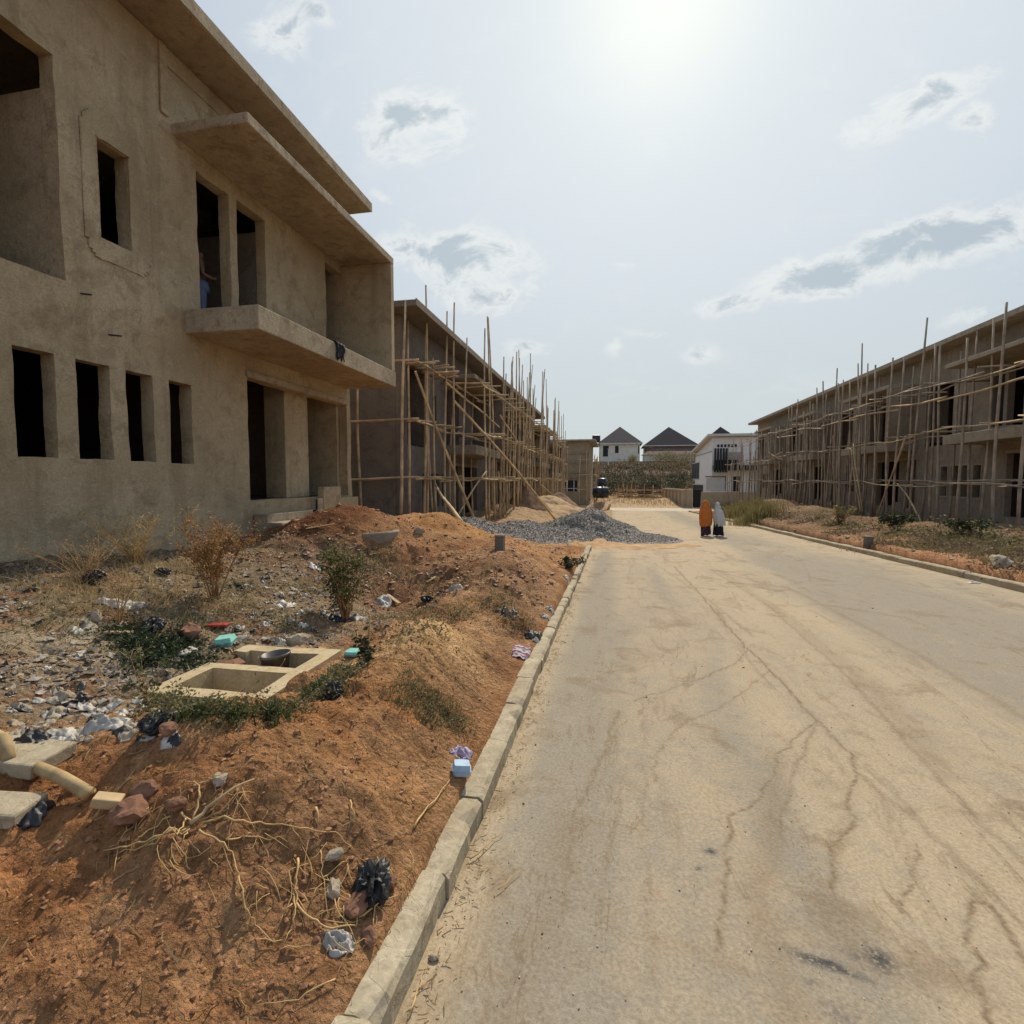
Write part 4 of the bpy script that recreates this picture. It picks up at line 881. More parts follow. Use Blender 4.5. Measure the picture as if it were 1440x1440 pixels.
for i, (px, py, s, m, lb, fl, cr) in enumerate(BAGS):
    if fl < .6: sheet('plastic_bag', H(px, py), s*1.25, m, lb, 'plastic bag', 400+i, 'black plastic rubbish', 22, fl*1.1)
    else: lump('plastic_bag', H(px, py), s, m, lb, 'plastic bag', 400+i, 'black plastic rubbish', fl, cr*.7, 4, sink=.25)
WB = [(478, 1326, .042, 'clear crumpled plastic bag near the foot of the kerb', .5), (120, 1000, .09, 'white plastic bag on top of the rubbish near the slab', .5), (150, 1020, .10, 'broad pale plastic sheet left of the weeds at the chamber', .35), (85, 1040, .09, 'pale plastic sheet between black plastic pieces', .35),
 (640, 830, .13, 'white plastic bundle in the dry scrub on mid bank', .6), (540, 845, .13, 'white plastic bundle at the end of the dug hollow', .55), (760, 910, .09, 'white scrap beside the dark bundle at the kerb', .5), (780, 870, .11, 'white plastic heap beside the kerb', .5), (800, 820, .12, 'white plastic below the low green shrub at the kerb', .4), (768, 868, .06, 'pale scrap left of the white heap at the kerb', .5),
 (395, 905, .06, 'white plastic ball touching the back edge of the chamber', .7), (170, 905, .0, '', 0), (1370, 820, .10, 'pale plastic packet in the gutter of the right kerb', .35), (175, 855, .17, 'wrinkled grey white sack beside the round black bag', .4), (265, 920, .09, 'white grey plastic heap left of the rubble side of the chamber', .5), (445, 800, .14, 'white rubbish heap below the red earth heap', .4),
 (650, 1060, .06, 'mauve plastic scrap behind the blue box', .5), (700, 775, .0, '', 0), (400, 850, .13, 'pale flat carton in the middle of the rubbish', .25)]
for i, (px, py, s, lb, fl) in enumerate(WB):
    if s: sheet('plastic_bag', H(px, py), s*1.25, simple('mauve_plastic', (.30, .24, .33), .5, .4, 14) if 'mauve' in lb else M_WHTBAG, lb, 'plastic bag', 500+i, 'pale plastic rubbish', 30 if py > 980 else 18, min(.75, fl*1.2))
r = random.Random(5); kk = 0
for i in range(150):                                        # small pale pieces, alike
    px, py = (r.uniform(5, 260), r.uniform(960, 1050)) if i % 2 else (r.uniform(300, 470), r.uniform(800, 900))
    if i % 5 == 0: px, py = r.uniform(20, 300), r.uniform(850, 930)
    if 225 < px < 470 and 900 < py < 1000: continue
    g = H(px, py)
    if TX0-.05 < g[0] < TX1+.05 and TY0-.05 < g[1] < TY1+.05: continue
    sheet('rubbish_scrap', g, r.uniform(.02, .065), r.choice([M_WHTBAG, M_CARD, M_CARD, M_BLKBAG, M_GREYST]), 'small crumpled scrap of rubbish lying in the rubbish hollow', 'rubbish', 600+i, 'small scraps in the rubbish hollow', 11, r.uniform(.3, .8))

# foam boxes: hinged clamshells
M_TURQ = simple('turquoise_foam', (.22, .52, .43), .7, .18, 25); M_BLUE = simple('blue_foam', (.34, .46, .57), .7, .15, 25)
def foam_box(px, py, w, d, h, m, rz, label, tilt=(0, 0)):
    g = H(px, py); root = empty('foam_box', g, label, 'food box', 'foam food boxes')
    M = Matrix.Translation(Vector(g)+Vector((0, 0, .01))) @ Matrix.Rotation(rz, 4, 'Z') @ Matrix.Rotation(tilt[0], 4, 'X') @ Matrix.Rotation(tilt[1], 4, 'Y')
    def tray(z0, z1, s0, s1):
        b = MB(); R_ = []
        for s, z in ((s0, z0), (1.0, (z0+z1)/2) if False else (s1, z1)):
            ring = []
            for (cx_, cy_, a0) in ((1, 1, 0), (-1, 1, 90), (-1, -1, 180), (1, -1, 270)):
                for a in (0, 30, 60, 90):
                    an = math.radians(a0+a); ring.append(M @ Vector((cx_*(w/2*s-.012)+.012*math.cos(an), cy_*(d/2*s-.012)+.012*math.sin(an), z)))
            R_.append(ring)
        return b.rings(R_)
    tray(0, h*.48, .86, 1).build('tray', m, root); tray(h*.49, h*.52, 1.06, 1.06).build('rim', m, root); tray(h*.53, h, 1, .84).build('lid', m, root)
    return root
foam_box(648, 1090, .105, .085, .065, M_BLUE, .35, 'pale blue foam box resting against the left kerb', (0, .12))
foam_box(318, 908, .155, .13, .075, M_TURQ, .3, 'turquoise foam box behind the concrete chamber', (.1, -.12))
foam_box(497, 922, .13, .10, .04, M_TURQ, -.1, 'flattened turquoise foam box beside the dark green weed', (.12, -.06))
# striped wrapper
m, t, b_ = mat('striped_wrapper'); co = objco(t); w = t.new('ShaderNodeTexWave'); t.l.new(co, w.inputs[0]); w.inputs['Scale'].default_value = 7; w.bands_direction = 'Y'; w.inputs['Distortion'].default_value = .6
t.setin(b_.inputs['Base Color'], t.ramp(w.outputs[0], [(.45, (.52, .46, .45)), (.55, (.23, .09, .12))]))
g = H(733, 922); gx_, gy_ = np.meshgrid(np.linspace(-.085, .085, 16), np.linspace(-.11, .11, 16)); gx_ = gx_*(.8+.5*fbm(gy_*14, gy_*0, 2, 3)); zz = np.maximum(ground(gx_+g[0], gy_+g[1]), g[2]-.03)+.02+.09*np.abs(fbm(gx_*14, gy_*14, 3, 6)-.5)+.25*(gy_+.05)
o = mesh_np('striped_wrapper', np.stack([gx_, gy_, zz-g[2]], -1).reshape(-1, 3), grid_faces(16, 16), m); o.location = g; o.modifiers.new('thick', 'SOLIDIFY').thickness = .003
tag(o, 'white wrapper with dark red stripes lying beside the left kerb', 'wrapper')

# concrete chamber with two open cells, bucket
CH = empty('inspection_chamber', ((TX0+TX1)/2, (TY0+TY1)/2, TZ-.6), 'open two-cell concrete chamber sunk in the ground beside the rubbish', 'drain chamber')
w_ = .13; ydiv = 3.42
us = grid_lines(TX0, TX1, [TX0+w_, TX1-w_], .06); vs = grid_lines(TY0, TY1, [TY0+w_, TY1-w_, ydiv, ydiv+.10], .06)
def ch_solid(x, y):
    if x < TX0+w_*1.0 or x > TX1-w_*1.05 or y < TY0+w_ or y > TY1-w_*.8: return not (x < TX0+w_ and 3.50 < y < 3.78)
    return ydiv < y < ydiv+.10
sol = [[ch_solid((us[i]+us[i+1])/2, (vs[j]+vs[j+1])/2) for j in range(len(vs)-1)] for i in range(len(us)-1)]
b = MB(); wall_faces(b, us, vs, sol, 0, -.60, lambda u, x, y: (u, y, TZ+x), .007, 61); b.build('rim_walls', M_TANK, CH)
MB().box(TX0+.1, TX1-.1, TY0+.1, TY1-.1, TZ-.60, TZ-.52).build('bed', simple('shaded_bed_earth', (.09, .06, .038), 1, .3, 5, .02), CH)  # shade inside the cells is put into the bed's dark colour
BK = empty('bucket', (-2.72, 3.69, TZ-.34), 'dark translucent plastic bucket standing in the rear cell of the chamber', 'bucket')
M_BUCK = simple('bucket_plastic', (.10, .085, .07), .4, .3, 9, 0, .5); rg = []
for z, rr in ((0, .088), (.26, .112), (.262, .118), (.285, .118), (.285, .108), (.02, .084)):
    rg.append([(-2.74+rr*math.cos(2*PI*k/20)+z*.06, 3.69+rr*math.sin(2*PI*k/20)-z*.04, TZ-.235+z+.04*math.cos(2*PI*k/20)*z) for k in range(20)])
MB().box(-2.9, -2.58, 3.54, 3.86, TZ-.495, TZ-.237).build('support', M_STONE, BK, bevel=.03)
MB().rings(rg).build('pail', M_BUCK, BK, smooth=True)
MB().tube([(-2.70+.122*math.cos(a), 3.60-.06*math.sin(a), TZ+.045-.10*math.sin(a)) for a in np.linspace(0, PI, 12)], .003, 5).build('handle', M_GREYST, BK, smooth=True)
for (x, y, z, rz, L) in ((-3.15, 3.60, TZ-.07, .4, .07), (-3.12, 3.70, TZ-.09, 1.2, .06)):
    bb = MB().box(-L, L, -.05, .05, -.04, .04, Matrix.Translation((x, y, z)) @ Matrix.Rotation(rz, 4, 'Z') @ Matrix.Rotation(.3, 4, 'X')).build('brick_piece', M_STONE, None, bevel=.01)
    tag(bb, 'broken brick piece filling the gap in the left rim of the chamber', 'brick', 'brick pieces in the chamber rim')

# broken slab, tube and timber at the lower left
def bar(name, a, c, w, h, m, label, cat, bevel=.008, group=None, up=None):
    a = Vector(a); c = Vector(c); d = (c-a); L = d.length; d.normalize(); s = d.cross(Vector((0, 0, 1))).normalized(); u = s.cross(d)
    M = Matrix((( d.x, s.x, u.x, a.x), (d.y, s.y, u.y, a.y), (d.z, s.z, u.z, a.z), (0, 0, 0, 1)))
    o = MB().box(0, L, -w/2, w/2, -h/2, h/2, M).build(name, m, None, bevel=bevel); return tag(o, label, cat, group)
p = H(58, 1088)
bar('concrete_slab', (p[0], p[1]+.06, p[2]+.03), (p[0]-.9, p[1]-.02, p[2]+.07), .22, .07, M_KERB, 'broken grey concrete slab jutting in at the lower left edge', 'slab', .01)
p2 = H(45, 1150); bar('concrete_slab', (p2[0], p2[1], p2[2]+.03), (p2[0]-.6, p2[1]-.10, p2[2]+.05), .16, .06, M_KERB, 'second concrete slab lying lower under the broken one', 'slab', .012)
M_CANE = simple('cane_tube', (.40, .28, .135), .7, .45, 7, .003)
a = H(58, 1098); c = H(126, 1128); A_ = Vector((a[0]-.02, a[1], a[2]+.06)); C_ = Vector((c[0], c[1], c[2]+.035)); d = (C_-A_)
tb = MB(); out = []; 
for (t, rr) in ((0, .026), (.5, .025), (1, .027)):
    out.append((A_+d*t+Vector((0, 0, .012*math.sin(PI*t))), rr))
prof = [out[0], out[1], out[2]]
tb.tube([p_ for p_, _ in prof]+[C_-d*.002, C_-d*.25], [r_2 for _, r_2 in prof]+[.020, .019], 14)
tag(tb.build('cane_tube', M_CANE, None, smooth=True), 'thick yellowish hollow tube lying beside the broken slab', 'tube', 'yellowish tubes')
a = H(2, 1066); tag(MB().tube([(a[0]-.25, a[1]+.05, a[2]+.12), (a[0]+.02, a[1], a[2]+.09), (a[0]+.12, a[1]-.05, a[2]+.03)], .026, 12).build('cane_tube', M_CANE, None, smooth=True), 'yellowish tube end poking out behind the broken slab at the frame edge', 'tube', 'yellowish tubes')
g = H(152, 1136); tag(MB().box(-.05, .05, -.03, .03, -.02, .02, Matrix.Translation((g[0], g[1], g[2]+.03)) @ Matrix.Rotation(.5, 4, 'Z') @ Matrix.Rotation(.3, 4, 'Y')).build('brick_piece', M_TIMBER, None, bevel=.006), 'tan brick fragment wedged between tube and large rock', 'brick')
def stick(px, r0, label, name='stick', m=M_STRAW, lift=.012, cat='stick', group='dry sticks and stems', seed=0):
    rr = random.Random(seed+len(label)); P_ = [H(*p) for p in px]; pts = []
    for (a, b2) in zip(P_[:-1], P_[1:]):
        for k in range(4):
            t = k/4; x, y = a[0]*(1-t)+b2[0]*t, a[1]*(1-t)+b2[1]*t
            pts.append((x+rr.uniform(-.006, .006), y+rr.uniform(-.006, .006), max(gz(x, y), a[2]*(1-t)+b2[2]*t)+lift+rr.uniform(0, .008)))
    pts.append((P_[-1][0], P_[-1][1], P_[-1][2]+lift)); n = len(pts)
    return tag(MB().tube(pts, [r0*.72*(1-.75*i/n)*rr.uniform(.85, 1.15) for i in range(n)], 6).build(name, m, None, smooth=True), label, cat, group)
# dry root with its branches = one thing
RT_ = empty('dry_root', H(272, 1170), 'dry branching root of pale stems spread over the orange slope', 'root')
def branch(px, r0, lift=.012, m=M_STRAW, name='branch'):
    o = stick(px, r0, 'x', name, m, lift); 
    for k in ('label', 'category', 'group'): del o[k]
    adopt(o, RT_); return o
branch([(268, 1172), (300, 1140), (358, 1105)], .014, .03, M_TIMBER); branch([(270, 1168), (310, 1150), (350, 1112)], .009, .02, M_TWIG)
branch([(272, 1165), (282, 1130), (278, 1112), (262, 1108)], .006, .03); branch([(280, 1114), (300, 1105), (320, 1092)], .005, .03)
branch([(275, 1165), (330, 1158), (375, 1163), (420, 1170), (470, 1178), (500, 1200)], .006); branch([(410, 1168), (430, 1195)], .004)
branch([(280, 1175), (310, 1188), (330, 1210), (336, 1235), (334, 1260)], .006); branch([(318, 1188), (350, 1180), (405, 1188)], .005)
branch([(268, 1172), (230, 1178), (180, 1195), (145, 1200)], .007); branch([(268, 1176), (220, 1190), (160, 1208)], .006); branch([(255, 1150), (275, 1165)], .007); branch([(266, 1170), (258, 1185)], .006); branch([(240, 1155), (200, 1180), (185, 1190)], .006)
branch([(336, 1240), (345, 1280), (360, 1305), (385, 1330)], .005)
branch([(262, 1158), (250, 1178), (225, 1182), (190, 1200)], .005)
ST = [([(420, 1212), (416, 1240), (418, 1270), (412, 1290)], .007, 'thick pale stem standing on edge in the twig tangle'), ([(418, 1275), (440, 1300), (465, 1312), (500, 1308), (512, 1270), (522, 1262)], .007, 'curved pale stem looping up to the black bag'),
 ([(415, 1255), (416, 1290), (412, 1310), (398, 1335)], .005, 'thin pale stem ending left of the clear bag'), ([(412, 1275), (385, 1305)], .004, 'short pale stem left of the curved one'), ([(528, 1268), (525, 1312)], .005, 'short straight stem below the black bag'),
 ([(505, 1295), (530, 1278), (560, 1262)], .006, 'straight pale stem running from tangle to kerb'), ([(452, 1200), (454, 1230), (462, 1295)], .004, 'thin twig upright beside tan rock'), ([(455, 1240), (480, 1220), (494, 1208)], .004, 'thin twig leaning right in the tangle'),
 ([(438, 1270), (455, 1245)], .004, 'short twig crossing the tan rock'), ([(395, 1340), (440, 1334)], .003, 'fine twig beside the clear bag'), ([(582, 1168), (610, 1130), (632, 1100)], .007, 'long brown stick leading to the blue box'), ([(662, 1212), (690, 1188), (708, 1173)], .005, 'yellow stalk on the road beside the kerb'),
 ([(470, 1385), (420, 1412), (360, 1418)], .004, 'thin brown twig at the bottom of the bank'), ([(575, 1430), (590, 1395), (600, 1360)], .004, 'pale stalk on the road at the foot of the near kerb'), ([(445, 1140), (447, 1165)], .009, 'short white wood splinter on the soil'), ([(493, 1130), (497, 1160)], .006, 'short brown splinter right of the white one'),
 ([(503, 935), (470, 948)], .010, 'flat pale lath beside the turquoise flattened box'), ([(440, 1170), (430, 1180)], .004, 'tiny stem end near the root'), ([(700, 1255), (735, 1225)], .003, 'thin straw on the road right of the kerb')]
for i, (px, r0, lb) in enumerate(ST): stick(px, r0, lb, seed=i)
for i, (px, py, L, rz, lb) in enumerate([(148, 892, .22, .3, 'pale board lying under the bare twigs'), (600, 820, .18, .9, 'short splinter board on mid bank'), (430, 745, .5, .5, 'grey board lying on the red heap below the porch'), (545, 838, .3, -.5, 'brown board leaning at the white bundle')]):
    g = H(px, py); bar('board', (g[0], g[1], g[2]+.02), (g[0]+L*math.cos(rz), g[1]+L*math.sin(rz), gz(g[0]+L*math.cos(rz), g[1]+L*math.sin(rz))+.03), .06, .018, M_TIMBER, lb, 'board', .003, 'loose boards')
g = H(305, 884); bar('red_lid', (g[0]-.1, g[1], g[2]+.03), (g[0]+.12, g[1]+.02, g[2]+.04), .1, .03, simple('red_plastic', (.32, .05, .035), .5, .2, 9), 'red plastic lid by the dead rusty shrub', 'lid')
def twigs(n, spots, m, label, seed, l0=.04, l1=.17, rad=.0015):
    r = random.Random(seed); b = MB()
    for i in range(n):
        px, py, sx, sy = r.choice(spots); g = H(px+r.gauss(0, sx), py+r.gauss(0, sy)); a = r.uniform(0, 6.28); L = r.uniform(l0, l1); c = r.uniform(-1.2, 1.2); pts = []
        x, y = g[0], g[1]
        for k in range(5): pts.append((x, y)); x += math.cos(a)*L/4; y += math.sin(a)*L/4; a += c*.35
        zz = ground(np.array([p[0] for p in pts]), np.array([p[1] for p in pts]))
        b.tube([(p[0], p[1], float(z_)+.008+r.uniform(0, .012)) for p, z_ in zip(pts, zz)], [rad*1.2, rad*1.1, rad, rad*.8, rad*.5], 5)
    return tag(b.build('twigs', m, None, smooth=True), label, kind='stuff')
twigs(80, [(420, 1250, 55, 45), (330, 1200, 40, 40), (480, 1290, 50, 40), (240, 1180, 50, 25), (500, 1240, 40, 40)], M_STRAW, 'thin dry stalks tangled around the root and bag', 3)
twigs(120, [(600, 1180, 30, 60), (430, 1380, 90, 30), (560, 1290, 30, 40), (650, 1080, 20, 40), (250, 1110, 80, 20)], M_TWIG, 'short brown twigs strewn along the bank', 4, .03, .12, .0012)
twigs(90, [(150, 900, 80, 30), (300, 860, 60, 30), (400, 830, 60, 25), (560, 850, 50, 20)], M_TWIG, 'dry sticks among the rubbish', 5, .1, .45, .003)
# stubs and manhole ring
for px, py, w, h, lb in ((703, 773, .17, .25, 'short dark square post at the edge of the sandy mound'), (1221, 767, .21, .26, 'short dark post with pale top on the right verge')):
    g = H(px, py); root = empty('marker_post', g, lb, 'post', 'short marker posts')
    MB().box(g[0]-w/2, g[0]+w/2, g[1]-w/2, g[1]+w/2, g[2]-.1, g[2]+h).build('shaft', M_COOL, root, bevel=.015); MB().box(g[0]-w/2-.004, g[0]+w/2+.004, g[1]-w/2-.004, g[1]+w/2+.004, g[2]+h+.002, g[2]+h+.04).build('cap', M_COOLS, root, bevel=.01)
g = H(515, 746); rg = [[(g[0]+rr*math.cos(2*PI*k/24), g[1]+.3+rr*.9*math.sin(2*PI*k/24), g[2]-.20+z+.03*math.cos(2*PI*k/24)) for k in range(24)] for z, rr in ((-.7, .50), (.13, .50), (.15, .48), (.15, .40), (-.6, .40))]
tag(MB().rings(rg).build('manhole_ring', M_BROWN, None), 'grey concrete manhole ring on the mound by the porch corner', 'manhole ring')
g = onZ(453, 728, .95); root = empty('inlet_pedestal', tuple(g), 'dark iron valve pedestal standing before the porch parapet', 'pedestal')
MB().box(g[0]-.06, g[0]+.10, g[1]-.07, g[1]+.07, g[2]-.3, g[2]+.13).build('base', M_BLACK, root, bevel=.01); MB().box(g[0]-.16, g[0]+.2, g[1]-.12, g[1]+.12, g[2]+.132, g[2]+.19).build('top', M_BLACK, root, bevel=.01)
MB().tube([(g[0]-.12, g[1]-.02, g[2]-.2), (g[0]-.12, g[1]-.02, g[2]+.42)], .022, 8).build('rod', M_BLACK, root)
# dark cloth on the balcony edge
c0 = onX(478, 487, -5.77); V = []; F = []
for i in range(9):
    for j in range(14):
        u = (i-4)/4*.20; s = j/13
        if s < .35: x_, z_ = -5.93+.17*s/.35, 4.715
        else: x_, z_ = -5.757+.012*math.sin(i*1.9+j), 4.715-(s-.35)*.62*(1-.25*abs(math.sin(i*1.3)))
        V.append((x_+.012*math.sin(i*2.1)+.01, c0[1]+u*(1-.25*s)+.02*math.sin(j), z_+.012*math.sin(i*2.4)+.012))
mz = mesh_np('dark_cloth', np.array(V), grid_faces(14, 9), simple('dark_fabric', (.016, .018, .022), .8, .4, 14)); mz.modifiers.new('thick', 'SOLIDIFY').thickness = .012
tag(mz, 'dark blue black cloth hung over the balcony edge of the beige house', 'cloth')

# ------------------------------------------------------------------ people
def person_body(root, base, yaw, h, skin, joints, radii, edges):
    """one skinned surface; joints given for a 1.7 m figure facing +Y, feet at z=0"""
    s = h/1.7; c, sn = math.cos(yaw), math.sin(yaw); V = []
    for (x, y, z) in joints: V.append((base[0]+s*(c*x-sn*y), base[1]+s*(sn*x+c*y), base[2]+s*z))
    me = bpy.data.meshes.new('body'); me.from_pydata(V, edges, []); o = link('body', me, skin, root)
    md = o.modifiers.new('skin', 'SKIN'); md.use_smooth_shade = True
    for i, r in enumerate(radii): o.data.skin_vertices[0].data[i].radius = (r[0]*s, r[1]*s); o.data.skin_vertices[0].data[i].use_root = (i == 0)
    sb = o.modifiers.new('sub', 'SUBSURF'); sb.levels = 2; sb.render_levels = 2
    return o
JO = [(0, 0, .94), (0, .0, 1.12), (0, -.01, 1.33), (0, .0, 1.46), (0, .02, 1.54), (0, .03, 1.63),            # pelvis chest neck head
      (.17, 0, 1.40), (.23, .02, 1.14), (.20, .12, .93), (.19, .16, .83), (-.17, 0, 1.40), (-.23, .02, 1.14), (-.20, .12, .93), (-.19, .16, .83),
      (.09, 0, .88), (.095, .10, .50), (.09, .06, .10), (.09, .20, .04), (-.09, 0, .88), (-.095, -.02, .50), (-.09, -.16, .13), (-.09, -.04, .045)]
ED = [(0, 1), (1, 2), (2, 3), (3, 4), (4, 5), (2, 6), (6, 7), (7, 8), (8, 9), (2, 10), (10, 11), (11, 12), (12, 13), (0, 14), (14, 15), (15, 16), (16, 17), (0, 18), (18, 19), (19, 20), (20, 21)]
RA = [(.16, .11), (.13, .09), (.15, .10), (.055, .055), (.075, .085), (.085, .095), (.06, .06), (.043, .043), (.034, .034), (.03, .045), (.06, .06), (.043, .043), (.034, .034), (.03, .045),
      (.095, .095), (.06, .06), (.04, .045), (.035, .03), (.095, .095), (.06, .06), (.04, .045), (.035, .03)]
M_SKIN = simple('dark_skin', (.13, .065, .04), .6, .1, 5)
def garment(root, name, base, h, prof, m, folds, seed, cx=0, amp=.05, lean=(0, 0)):
    """prof: (z, rx, ry, yshift) rings from hem to top for a 1.7 m figure"""
    s = h/1.7; rg = []; n = 64; rr = random.Random(seed); ph = [rr.uniform(0, 6) for _ in range(4)]
    K = []
    for (a, b2) in zip(prof[:-1], prof[1:]):
        for k in range(5): t = k/5; K.append(tuple(p*(1-t)+q*t for p, q in zip(a, b2)))
    K.append(prof[-1]); zmin, zmax = prof[0][0], prof[-1][0]
    for (z, rx, ry, ys) in K:
        t = (z-zmin)/(zmax-zmin); f = (1-t)**.8; ring = []
        for j in range(n):
            a = 2*PI*j/n; w = 1+amp*f*(1.5*(1-2*abs(math.sin(folds*.5*a+ph[0]+t*1.2)))+.6*math.sin((folds+2)*a+ph[1]-2*t)+.5*math.sin(2*a+ph[2])+.3*math.sin(a+5*t+ph[3]))
            ring.append((base[0]+s*(cx+rx*w*math.cos(a)+lean[0]*t), base[1]+s*(ys+ry*w*math.sin(a)+lean[1]*t), base[2]+s*(z+((.045*math.sin(a+ph[3])+.025*math.sin(folds*a+ph[2]))*max(0, 1-t*5)))))
        rg.append(ring)
    return MB().rings(rg).build(name, m, root, smooth=True)
M_ORANGE = simple('orange_cloth', (.52, .15, .032), .85, .15, 7, .01); M_GREYC = simple('grey_cloth', (.50, .48, .45), .85, .12, 7, .01); M_DARKC = simple('black_skirt', (.014, .014, .016), .85, .3, 7)
m, t, b_ = mat('patterned_skirt'); v = t.new('ShaderNodeTexVoronoi'); t.l.new(objco(t), v.inputs[0]); v.inputs['Scale'].default_value = 16
t.setin(b_.inputs['Base Color'], t.ramp(v.outputs['Distance'], [(.15, (.20, .09, .10)), (.4, (.05, .022, .03)), (.7, (.03, .016, .035))])); M_PAT = m
W1 = onZ(992, 752.5, float(zr(21.6))); W2 = onZ(1010, 753, float(zr(21.5)))
R1 = empty('person', tuple(W1), 'woman in a long orange hooded veil seen from behind, dark patterned skirt, walking away', 'person', 'two women walking away')
person_body(R1, W1, .05, 1.50, M_SKIN, JO, RA, ED)
garment(R1, 'skirt', W1, 1.50, [(.015, .23, .24, 0), (.45, .22, .20, 0), (.8, .21, .17, 0), (1.0, .17, .13, 0)], M_PAT, 5, 1, amp=.07, lean=(.02, .03))
garment(R1, 'veil', W1, 1.50, [(.48, .27, .25, .0), (.80, .305, .27, .01), (1.10, .31, .25, .02), (1.28, .275, .21, .02), (1.42, .20, .19, .02), (1.55, .15, .15, .02), (1.64, .115, .125, .03), (1.71, .05, .06, .03), (1.725, .01, .01, .03)], M_ORANGE, 9, 2, amp=.06, lean=(-.01, .05))
R2 = empty('person', tuple(W2), 'shorter woman in a pale grey veil over a black skirt, walking beside the orange veil', 'person', 'two women walking away')
person_body(R2, W2, -.1, 1.40, M_SKIN, JO, RA, ED)
garment(R2, 'skirt', W2, 1.40, [(.02, .25, .24, 0), (.4, .24, .21, 0), (.8, .21, .17, 0), (1.0, .16, .13, 0)], M_DARKC, 5, 3, amp=.09, cx=.02, lean=(-.03, 0))
garment(R2, 'veil', W2, 1.40, [(.52, .26, .24, 0), (.80, .275, .25, 0), (1.05, .26, .23, .01), (1.28, .235, .19, .01), (1.42, .17, .15, .02), (1.55, .125, .135, .03), (1.65, .105, .115, .03), (1.72, .05, .06, .03), (1.735, .01, .01, .03)], M_GREYC, 8, 4, amp=.06, cx=.06, lean=(-.12, .03))
# workman inside the upper doorway of the near house
mb_ = np.array([-7.80, 8.62, 4.545])
R3 = empty('person', tuple(mb_), 'shirtless workman in blue jeans standing in the upper doorway of the beige house', 'person')
JM = [list(j) for j in JO]; JM[20] = [-.09, -.02, .10]; JM[21] = [-.09, .12, .04]; JM[15] = [.095, .02, .5]; JM[16] = [.09, 0, .1]; JM[17] = [.09, .14, .04]; JM[8] = [.16, .22, 1.12]; JM[9] = [.10, .28, 1.15]
person_body(R3, mb_, -.6, 1.66, simple('workman_skin', (.16, .085, .055), .55, .1, 5), JM, RA, ED)
M_JEANS = simple('blue_denim', (.10, .14, .22), .85, .2, 9)
jb = MB()
for sx in (1, -1):
    s = 1.66/1.7; c_, n_ = math.cos(-.6), math.sin(-.6); rg = []
    for z, rr, xx in ((.08, .075, .09), (.5, .09, .095), (.82, .115, .088), (.90, .12, .075)):
        rg.append([(mb_[0]+s*(c_*(xx*sx)+rr*math.cos(2*PI*k/14)), mb_[1]+s*(n_*(xx*sx)+rr*math.sin(2*PI*k/14)), mb_[2]+s*z) for k in range(14)])
    jb.rings(rg)
jb.rings([[(mb_[0]+rr*math.cos(2*PI*k/16), mb_[1]+rr*.85*math.sin(2*PI*k/16), mb_[2]+z) for k in range(16)] for z, rr in ((.82, .19), (.92, .195), (1.02, .175))])
jb.build('jeans', M_JEANS, R3, smooth=True)

# ------------------------------------------------------------------ far things
def hip_house(x0, x1, y0, y1, zb, zw, zt, m_w, m_r, label, wins, seed, ridge=.0, ov=.8):
    root = empty('hip_roof_house', ((x0+x1)/2, (y0+y1)/2, zb), label, 'house', 'far houses with dark hip roofs')
    MB().box(x0, x1, y0, y1, zb-1, zw).build('wall', m_w, root)
    cx, cy = (x0+x1)/2, (y0+y1)/2; b = MB(); rl = ridge/2
    A = [(x0-ov, y0-ov, zw+.02), (x1+ov, y0-ov, zw+.02), (x1+ov, y1+ov, zw+.02), (x0-ov, y1+ov, zw+.02)]; R_ = [(cx-rl, cy, zt), (cx+rl, cy, zt)]
    b.v = A+R_; b.f = [(0, 1, 5, 4), (2, 3, 4, 5), (1, 2, 5), (3, 0, 4), (3, 2, 1, 0)]; b.build('roof', m_r, root)
    MB().box(x0-ov, x1+ov, y0-ov-.05, y0-ov-.01, zw-.18, zw+.08).build('fascia', M_CREAM, root)
    for (wx0, wx1, wz0, wz1) in wins:
        w_o = MB().box(wx0-.12, wx1+.12, y0-.06, y0-.005, wz0-.12, wz1+.12).build('window', M_CREAM, root); MB().box(wx0, wx1, y0-.09, y0-.061, wz0, wz1).build('pane', M_GLASS, w_o)
    return root
M_RF1 = simple('roof_brown_tile', (.085, .066, .066), .8, .2, 2); M_RF2 = simple('roof_dark_tile', (.05, .043, .045), .8, .2, 2); M_RF3 = simple('roof_red_brown', (.10, .06, .05), .8, .2, 2)
def fx(px, py, Y): p = onY(px, py, Y); return p[0], p[2]
Y1 = 150
xa, zw1 = fx(844, 624, Y1); xb, _ = fx(900, 624, Y1); _, zt1 = fx(870, 600, Y1+6); _, zb1 = fx(870, 650, Y1)
W_ = lambda px0, py0, px1, py1, Y: (fx(px0, py0, Y)[0], fx(px1, py0, Y)[0], fx(px0, py1, Y)[1], fx(px0, py0, Y)[1])
hip_house(xa, xb, Y1, Y1+12, zb1, zw1, zt1, M_CREAM, M_RF1, 'white far house with brown hip roof, leftmost on the hill', [W_(865, 627, 870, 637, Y1), W_(897.5, 627, 899, 638, Y1), W_(848, 627, 856, 642, Y1)], 1)
Y2 = 156
xa, zw2 = fx(908, 627, Y2); xb, _ = fx(979, 627, Y2); _, zt2 = fx(945, 600, Y2+6); _, zb2 = fx(945, 648, Y2)
h2 = hip_house(xa, xb, Y2, Y2+13, zb2, zw2, zt2, simple('ochre_wall', (.25, .17, .12), .8, .15, 2), M_RF2, 'far house with tall black hip roof and red brown lower roof, middle of the hill', [], 2)
xc, zc = fx(902, 640, Y2-4); xd, zd = fx(972, 629, Y2-2)
